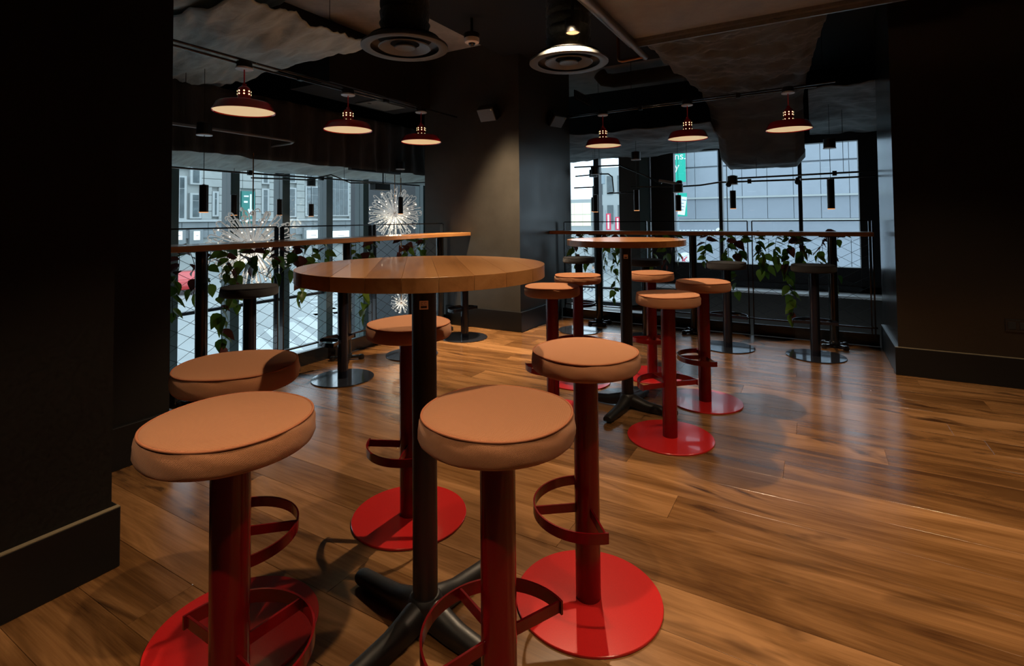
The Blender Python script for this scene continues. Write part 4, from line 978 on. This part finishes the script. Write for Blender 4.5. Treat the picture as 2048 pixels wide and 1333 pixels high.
def text_mesh(s, size, name, m, parent, T, ext=0.01):
    cu = bpy.data.curves.new('txt', 'FONT'); cu.body = s; cu.size = size; cu.extrude = ext; cu.align_x = 'LEFT'
    o = bpy.data.objects.new('txt', cu); COL.objects.link(o); dg = bpy.context.evaluated_depsgraph_get(); dg.update()
    me = bpy.data.meshes.new_from_object(o.evaluated_get(dg)); bpy.data.objects.remove(o)
    me.transform(T); me.materials.clear(); me.materials.append(m)
    return link(name, me, parent)
# teal banner, poster and round K sign hang just outside the right window on the street
RX = Matrix.Rotation(pi / 2, 4, 'X')
t = thing('banner', 'teal street banner with white letters in the right window', 'banner', (-9.34, 43.5, 4.0))
k = MB(); k.cbox((-0.42, -0.03, 0.0), (0.42, 0.03, 3.2), 0.01); k.build('cloth', M['teal'], t)
text_mesh('ns.', 0.85, 'lettering', M['paper'], t, Matrix.Translation((-0.46, -0.04, 1.85)) @ RX)
text_mesh('y', 0.9, 'lettering', M['paper'], t, Matrix.Translation((-0.46, -0.04, 1.0)) @ RX)
k = MB(); k.cyl((-0.48, 0, -7.6), (-0.48, 0, 3.4), 0.06, 8); k.build('pole', M['grey_post'], t, 60)
t = thing('banner', 'white and teal poster banner below the teal banner', 'banner', (-9.0, 42.5, 1.2))
T = Matrix.Rotation(R(8), 4, 'Y')
k = MB(); k.cbox((-0.38, -0.03, 0.0), (0.34, 0.03, 1.85), 0.01); k.build('teal_back', M['teal'], t)
k = MB(); k.cbox((-0.42, -0.06, 0.1), (0.14, -0.031, 1.55), 0.005, T); k.build('poster_face', M['paper'], t)
for i, w in enumerate((.34, .18, .26, .22)):
    k = MB(); k.box((-0.22, -0.066, 1.25 - i * .26), (-0.22 + w, -0.058, 1.33 - i * .26), T); k.build('print_line', M['grey_post'], t)
k = MB(); k.cyl((-0.36, 0.05, -4.8), (-0.36, 0.05, 2.2), 0.06, 8); k.build('pole', M['grey_post'], t, 60)
t = thing('round_sign', 'round white street sign with a red letter K', 'sign', (-8.95, 42.8, -2.3))
k = MB(); k.lathe([(0.62, -0.04), (0.62, 0.04)], 32, RX); k.build('disc', M['paper'], t, 40)
text_mesh('K', 0.9, 'letter', M['pink_red'], t, Matrix.Translation((-0.30, -0.06, -0.32)) @ RX)
k = MB(); k.cyl((0, 0.06, -1.3), (0, 0.06, -0.3), 0.05, 8); k.build('post', M['grey_post'], t)
# street corner left of the brown column
t = thing('white_building', 'white building with narrow windows seen beside the brown column', 'building', (-15.2, 47, -3.6)); o0 = Vector((-15.2, 47, -3.6))
k = MB(); k.box((-2.6, -1, 0), (3.0, 8, 9.4)); k.build('wall', M['ext_frame'], t)
for i in range(5):
    for z0, z1 in ((0.9, 2.3), (4.2, 5.9), (6.9, 8.6)):
        k = MB(); k.box((-2.3 + i * 1.0, -1.08, z0), (-1.75 + i * 1.0, -0.98, z1)); k.build('window', M['ext_glass'], t)
k = MB(); k.box((-2.7, -1.3, 3.3), (3.0, -0.9, 3.5)); k.build('cornice', M['ext_frame'], t)
t = thing('corner_shop', 'low shop with glowing yellow windows beside the pillar', 'building', (-20.2, 46, -3.6))
k = MB(); k.box((-3, -0.5, 0), (2.3, 6, 6.5)); k.build('wall', M['ext_frame'], t)
for i in range(4):
    for z0 in (4.0, 5.1):
        k = MB(); k.box((-1.0 + i * .82, -0.56, z0), (-0.22 + i * .82, -0.48, z0 + 1.05)); k.build('lit_pane', M['shop_yellow'], t)
t = thing('traffic_light', 'dark traffic light on a tall post beside the white building', 'traffic light', (-12.3, 33.0, -3.6))
k = MB(); k.cyl((0, 0, 0), (0, 0, 7.8), 0.10, 10); k.build('post', M['dark_post'], t, 60)
k = MB(); k.cbox((-0.55, -0.12, 5.6), (-0.15, 0.12, 6.9), 0.03); k.build('signal_head', M['dark_post'], t)
k = MB(); k.cbox((-0.3, -0.1, 7.0), (0.3, 0.1, 7.6), 0.03); k.build('sign_plate', M['grey_post'], t)
for i, (x, h, lb) in enumerate(((-15.0, 1.4, 'tall red street banner beside the traffic light'), (-14.2, 1.1, 'short red street banner next to the brown column'))):
    t = thing('red_banner', lb, 'banner', (x, 42.0, -3.6))
    k = MB(); k.cyl((-0.25, 0, 0), (-0.25, 0, 5.4), 0.05, 8); k.build('pole', M['grey_post'], t, 60)
    k = MB(); k.cbox((-0.2, -0.03, 3.7), (0.22, 0.03, 3.7 + h), 0.01); k.build('cloth', M['pink_red'], t)
    k = MB(); k.box((-0.06, -0.04, 3.8), (0.08, -0.031, 3.6 + h)); k.build('print', M['paper'], t)
t = thing('street_lamp', 'grey street lamp post with a collar outside the left window', 'post', (-8.6, 5.55, -3.6))
k = MB(); k.lathe([(0.075, 0.0), (0.075, 2.9), (0.06, 2.95), (0.05, 3.75)], 20); k.build('post', M['grey_post'], t, 40)
for z in (1.2, 2.86):
    k = MB(); k.lathe([(0.085, z), (0.095, z + 0.02), (0.095, z + 0.06), (0.085, z + 0.08)], 20); k.build('collar', M['ledge'], t, 40)
k = MB(); k.lathe([(0.10, 3.75), (0.14, 3.78), (0.12, 3.9), (0.04, 3.95)], 20); k.build('cap', M['grey_post'], t, 40)
# red car in the street
def car():
    t = thing('car', 'red car on the street behind the near vine and counter post', 'car', (-36.8, 19.6, -3.6), R(148))
    side = [(-2.1, 0.35), (2.1, 0.35), (2.15, 0.6), (2.05, 0.85), (1.2, 0.95), (0.6, 1.42), (-0.9, 1.45), (-1.7, 1.0), (-2.1, 0.95), (-2.18, 0.6)]
    k = MB(); T = Matrix.Rotation(pi / 2, 4, 'X'); k.prism(side, -0.85, 0.85, T); o = k.build('body', M['car_red'], t); b = o.modifiers.new('b', 'BEVEL'); b.width = 0.08; b.segments = 2
    k = MB(); k.prism([(1.05, 0.98), (0.55, 1.36), (-0.85, 1.38), (-1.45, 1.02)], -0.862, 0.862, T); k.build('side_window', M['ext_glass'], t)
    for x in (-1.35, 1.35):
        for s in (-1, 1):
            k = MB(); k.cyl((x, s * 0.86, 0.32), (x, s * 0.66, 0.32), 0.32, 20); k.build('wheel', M['tyre'], t, 40)
    for s in (-1, 1):
        k = MB(); k.cbox((-2.22, s * 0.62 - 0.18, 0.68), (-2.08, s * 0.62 + 0.18, 0.88), 0.02); k.build('tail_light', M['tail_light'], t)
car()
# two walkers far down the street
def person(x, y, rz, shirt, trousers, stride, label):
    P = {'pelvis': (0, 0, .92), 'waist': (0, 0, 1.08), 'chest': (0, 0, 1.32), 'neck': (0, 0, 1.47), 'chin': (0.02, 0, 1.53), 'head': (0.02, 0, 1.63), 'crown': (0, 0, 1.70),
         'hl': (0, .09, .88), 'kl': (stride * .5, .09, .49), 'al': (stride * .55 - .05, .09, .08), 'tl': (stride * .55 + .13, .10, .03), 'hr': (0, -.09, .88), 'kr': (-stride * .25, -.09, .48), 'ar': (-stride - .03, -.09, .12), 'tr': (-stride + .12, -.10, .03),
         'sl': (0, .18, 1.40), 'el': (-.05, .24, 1.14), 'wl': (.06, .25, .92), 'fl': (.09, .25, .82), 'sr': (0, -.18, 1.40), 'er': (-.02, -.24, 1.14), 'wr': (.10, -.25, .93), 'fr': (.14, -.25, .84)}
    rad = {'pelvis': .135, 'waist': .115, 'chest': .135, 'neck': .05, 'chin': .065, 'head': .088, 'crown': .06, 'hl': .085, 'kl': .058, 'al': .042, 'tl': .035, 'hr': .085, 'kr': .058, 'ar': .042, 'tr': .035, 'sl': .06, 'el': .045, 'wl': .032, 'fl': .028, 'sr': .06, 'er': .045, 'wr': .032, 'fr': .028}
    E_ = [('pelvis', 'waist'), ('waist', 'chest'), ('chest', 'neck'), ('neck', 'chin'), ('chin', 'head'), ('head', 'crown'), ('pelvis', 'hl'), ('hl', 'kl'), ('kl', 'al'), ('al', 'tl'), ('pelvis', 'hr'), ('hr', 'kr'), ('kr', 'ar'), ('ar', 'tr'), ('chest', 'sl'), ('sl', 'el'), ('el', 'wl'), ('wl', 'fl'), ('chest', 'sr'), ('sr', 'er'), ('er', 'wr'), ('wr', 'fr')]
    nm = list(P); me = bpy.data.meshes.new('person'); me.from_pydata([P[n] for n in nm], [(nm.index(a), nm.index(b)) for a, b in E_], [])
    o = link('tmp', me); sk = o.modifiers.new('skin', 'SKIN'); sk.use_smooth_shade = True
    for i, n in enumerate(nm): d = me.skin_vertices[0].data[i]; d.radius = (rad[n], rad[n]); d.use_root = n == 'pelvis'
    sb = o.modifiers.new('s', 'SUBSURF'); sb.levels = 1; sb.render_levels = 1
    dg = bpy.context.evaluated_depsgraph_get(); dg.update(); m2 = bpy.data.meshes.new_from_object(o.evaluated_get(dg)); bpy.data.objects.remove(o)
    m2.materials.clear()
    for m in (shirt, trousers, PSKIN, PHAIR): m2.materials.append(m)
    for p in m2.polygons:
        c = p.center; p.material_index = 1 if c.z < .95 and abs(c.y) < .2 else (0 if c.z < 1.46 and not (c.z < .93) else (3 if c.z > 1.62 and c.x < 0.06 or c.z > 1.68 else 2)); p.use_smooth = True
    ob = link('person', m2); ob.location = (x, y, -3.6); ob.rotation_euler = (0, 0, rz); tag(ob, label, 'person', 'walkers in the street')
PSKIN = mat('skin', (0.45, 0.28, 0.2), 0.6); PHAIR = mat('hair', (0.04, 0.03, 0.02), 0.6)
person(-12.35, 31.6, R(200), mat('grey_coat', (0.22, 0.24, 0.27), 0.8), mat('blue_jeans', (0.12, 0.15, 0.20), 0.8), 0.24, 'walker in grey coat and blue trousers, right one of the pair outside')
person(-12.95, 31.8, R(190), mat('pale_jacket', (0.5, 0.5, 0.5), 0.8), mat('dark_trousers', (0.08, 0.08, 0.10), 0.8), 0.18, 'walker in pale jacket and dark trousers, left one of the pair outside')

# crumbs and paint flecks on the floor
k = MB(); rc = random.Random(9)
for x, y in ((-1.86, 2.02), (-1.31, 1.44), (0.05, 1.62), (0.62, 2.35), (1.05, 3.55), (-0.22, 1.33), (0.92, 2.0), (-0.9, 2.2), (0.3, 4.2), (1.5, 3.0), (-2.2, 2.6), (0.4, 1.2), (-1.75, 0.95)):
    r = rc.uniform(0.0012, 0.0028)
    k.lathe([(r * .7, 0.0), (r, r * .5), (r * .5, r)], 6, Matrix.Translation((x, y, 0.0)))
o = k.build('crumbs', M['white']); tag(o, 'tiny pale crumbs scattered over the oak floor', 'crumbs', kind='stuff')
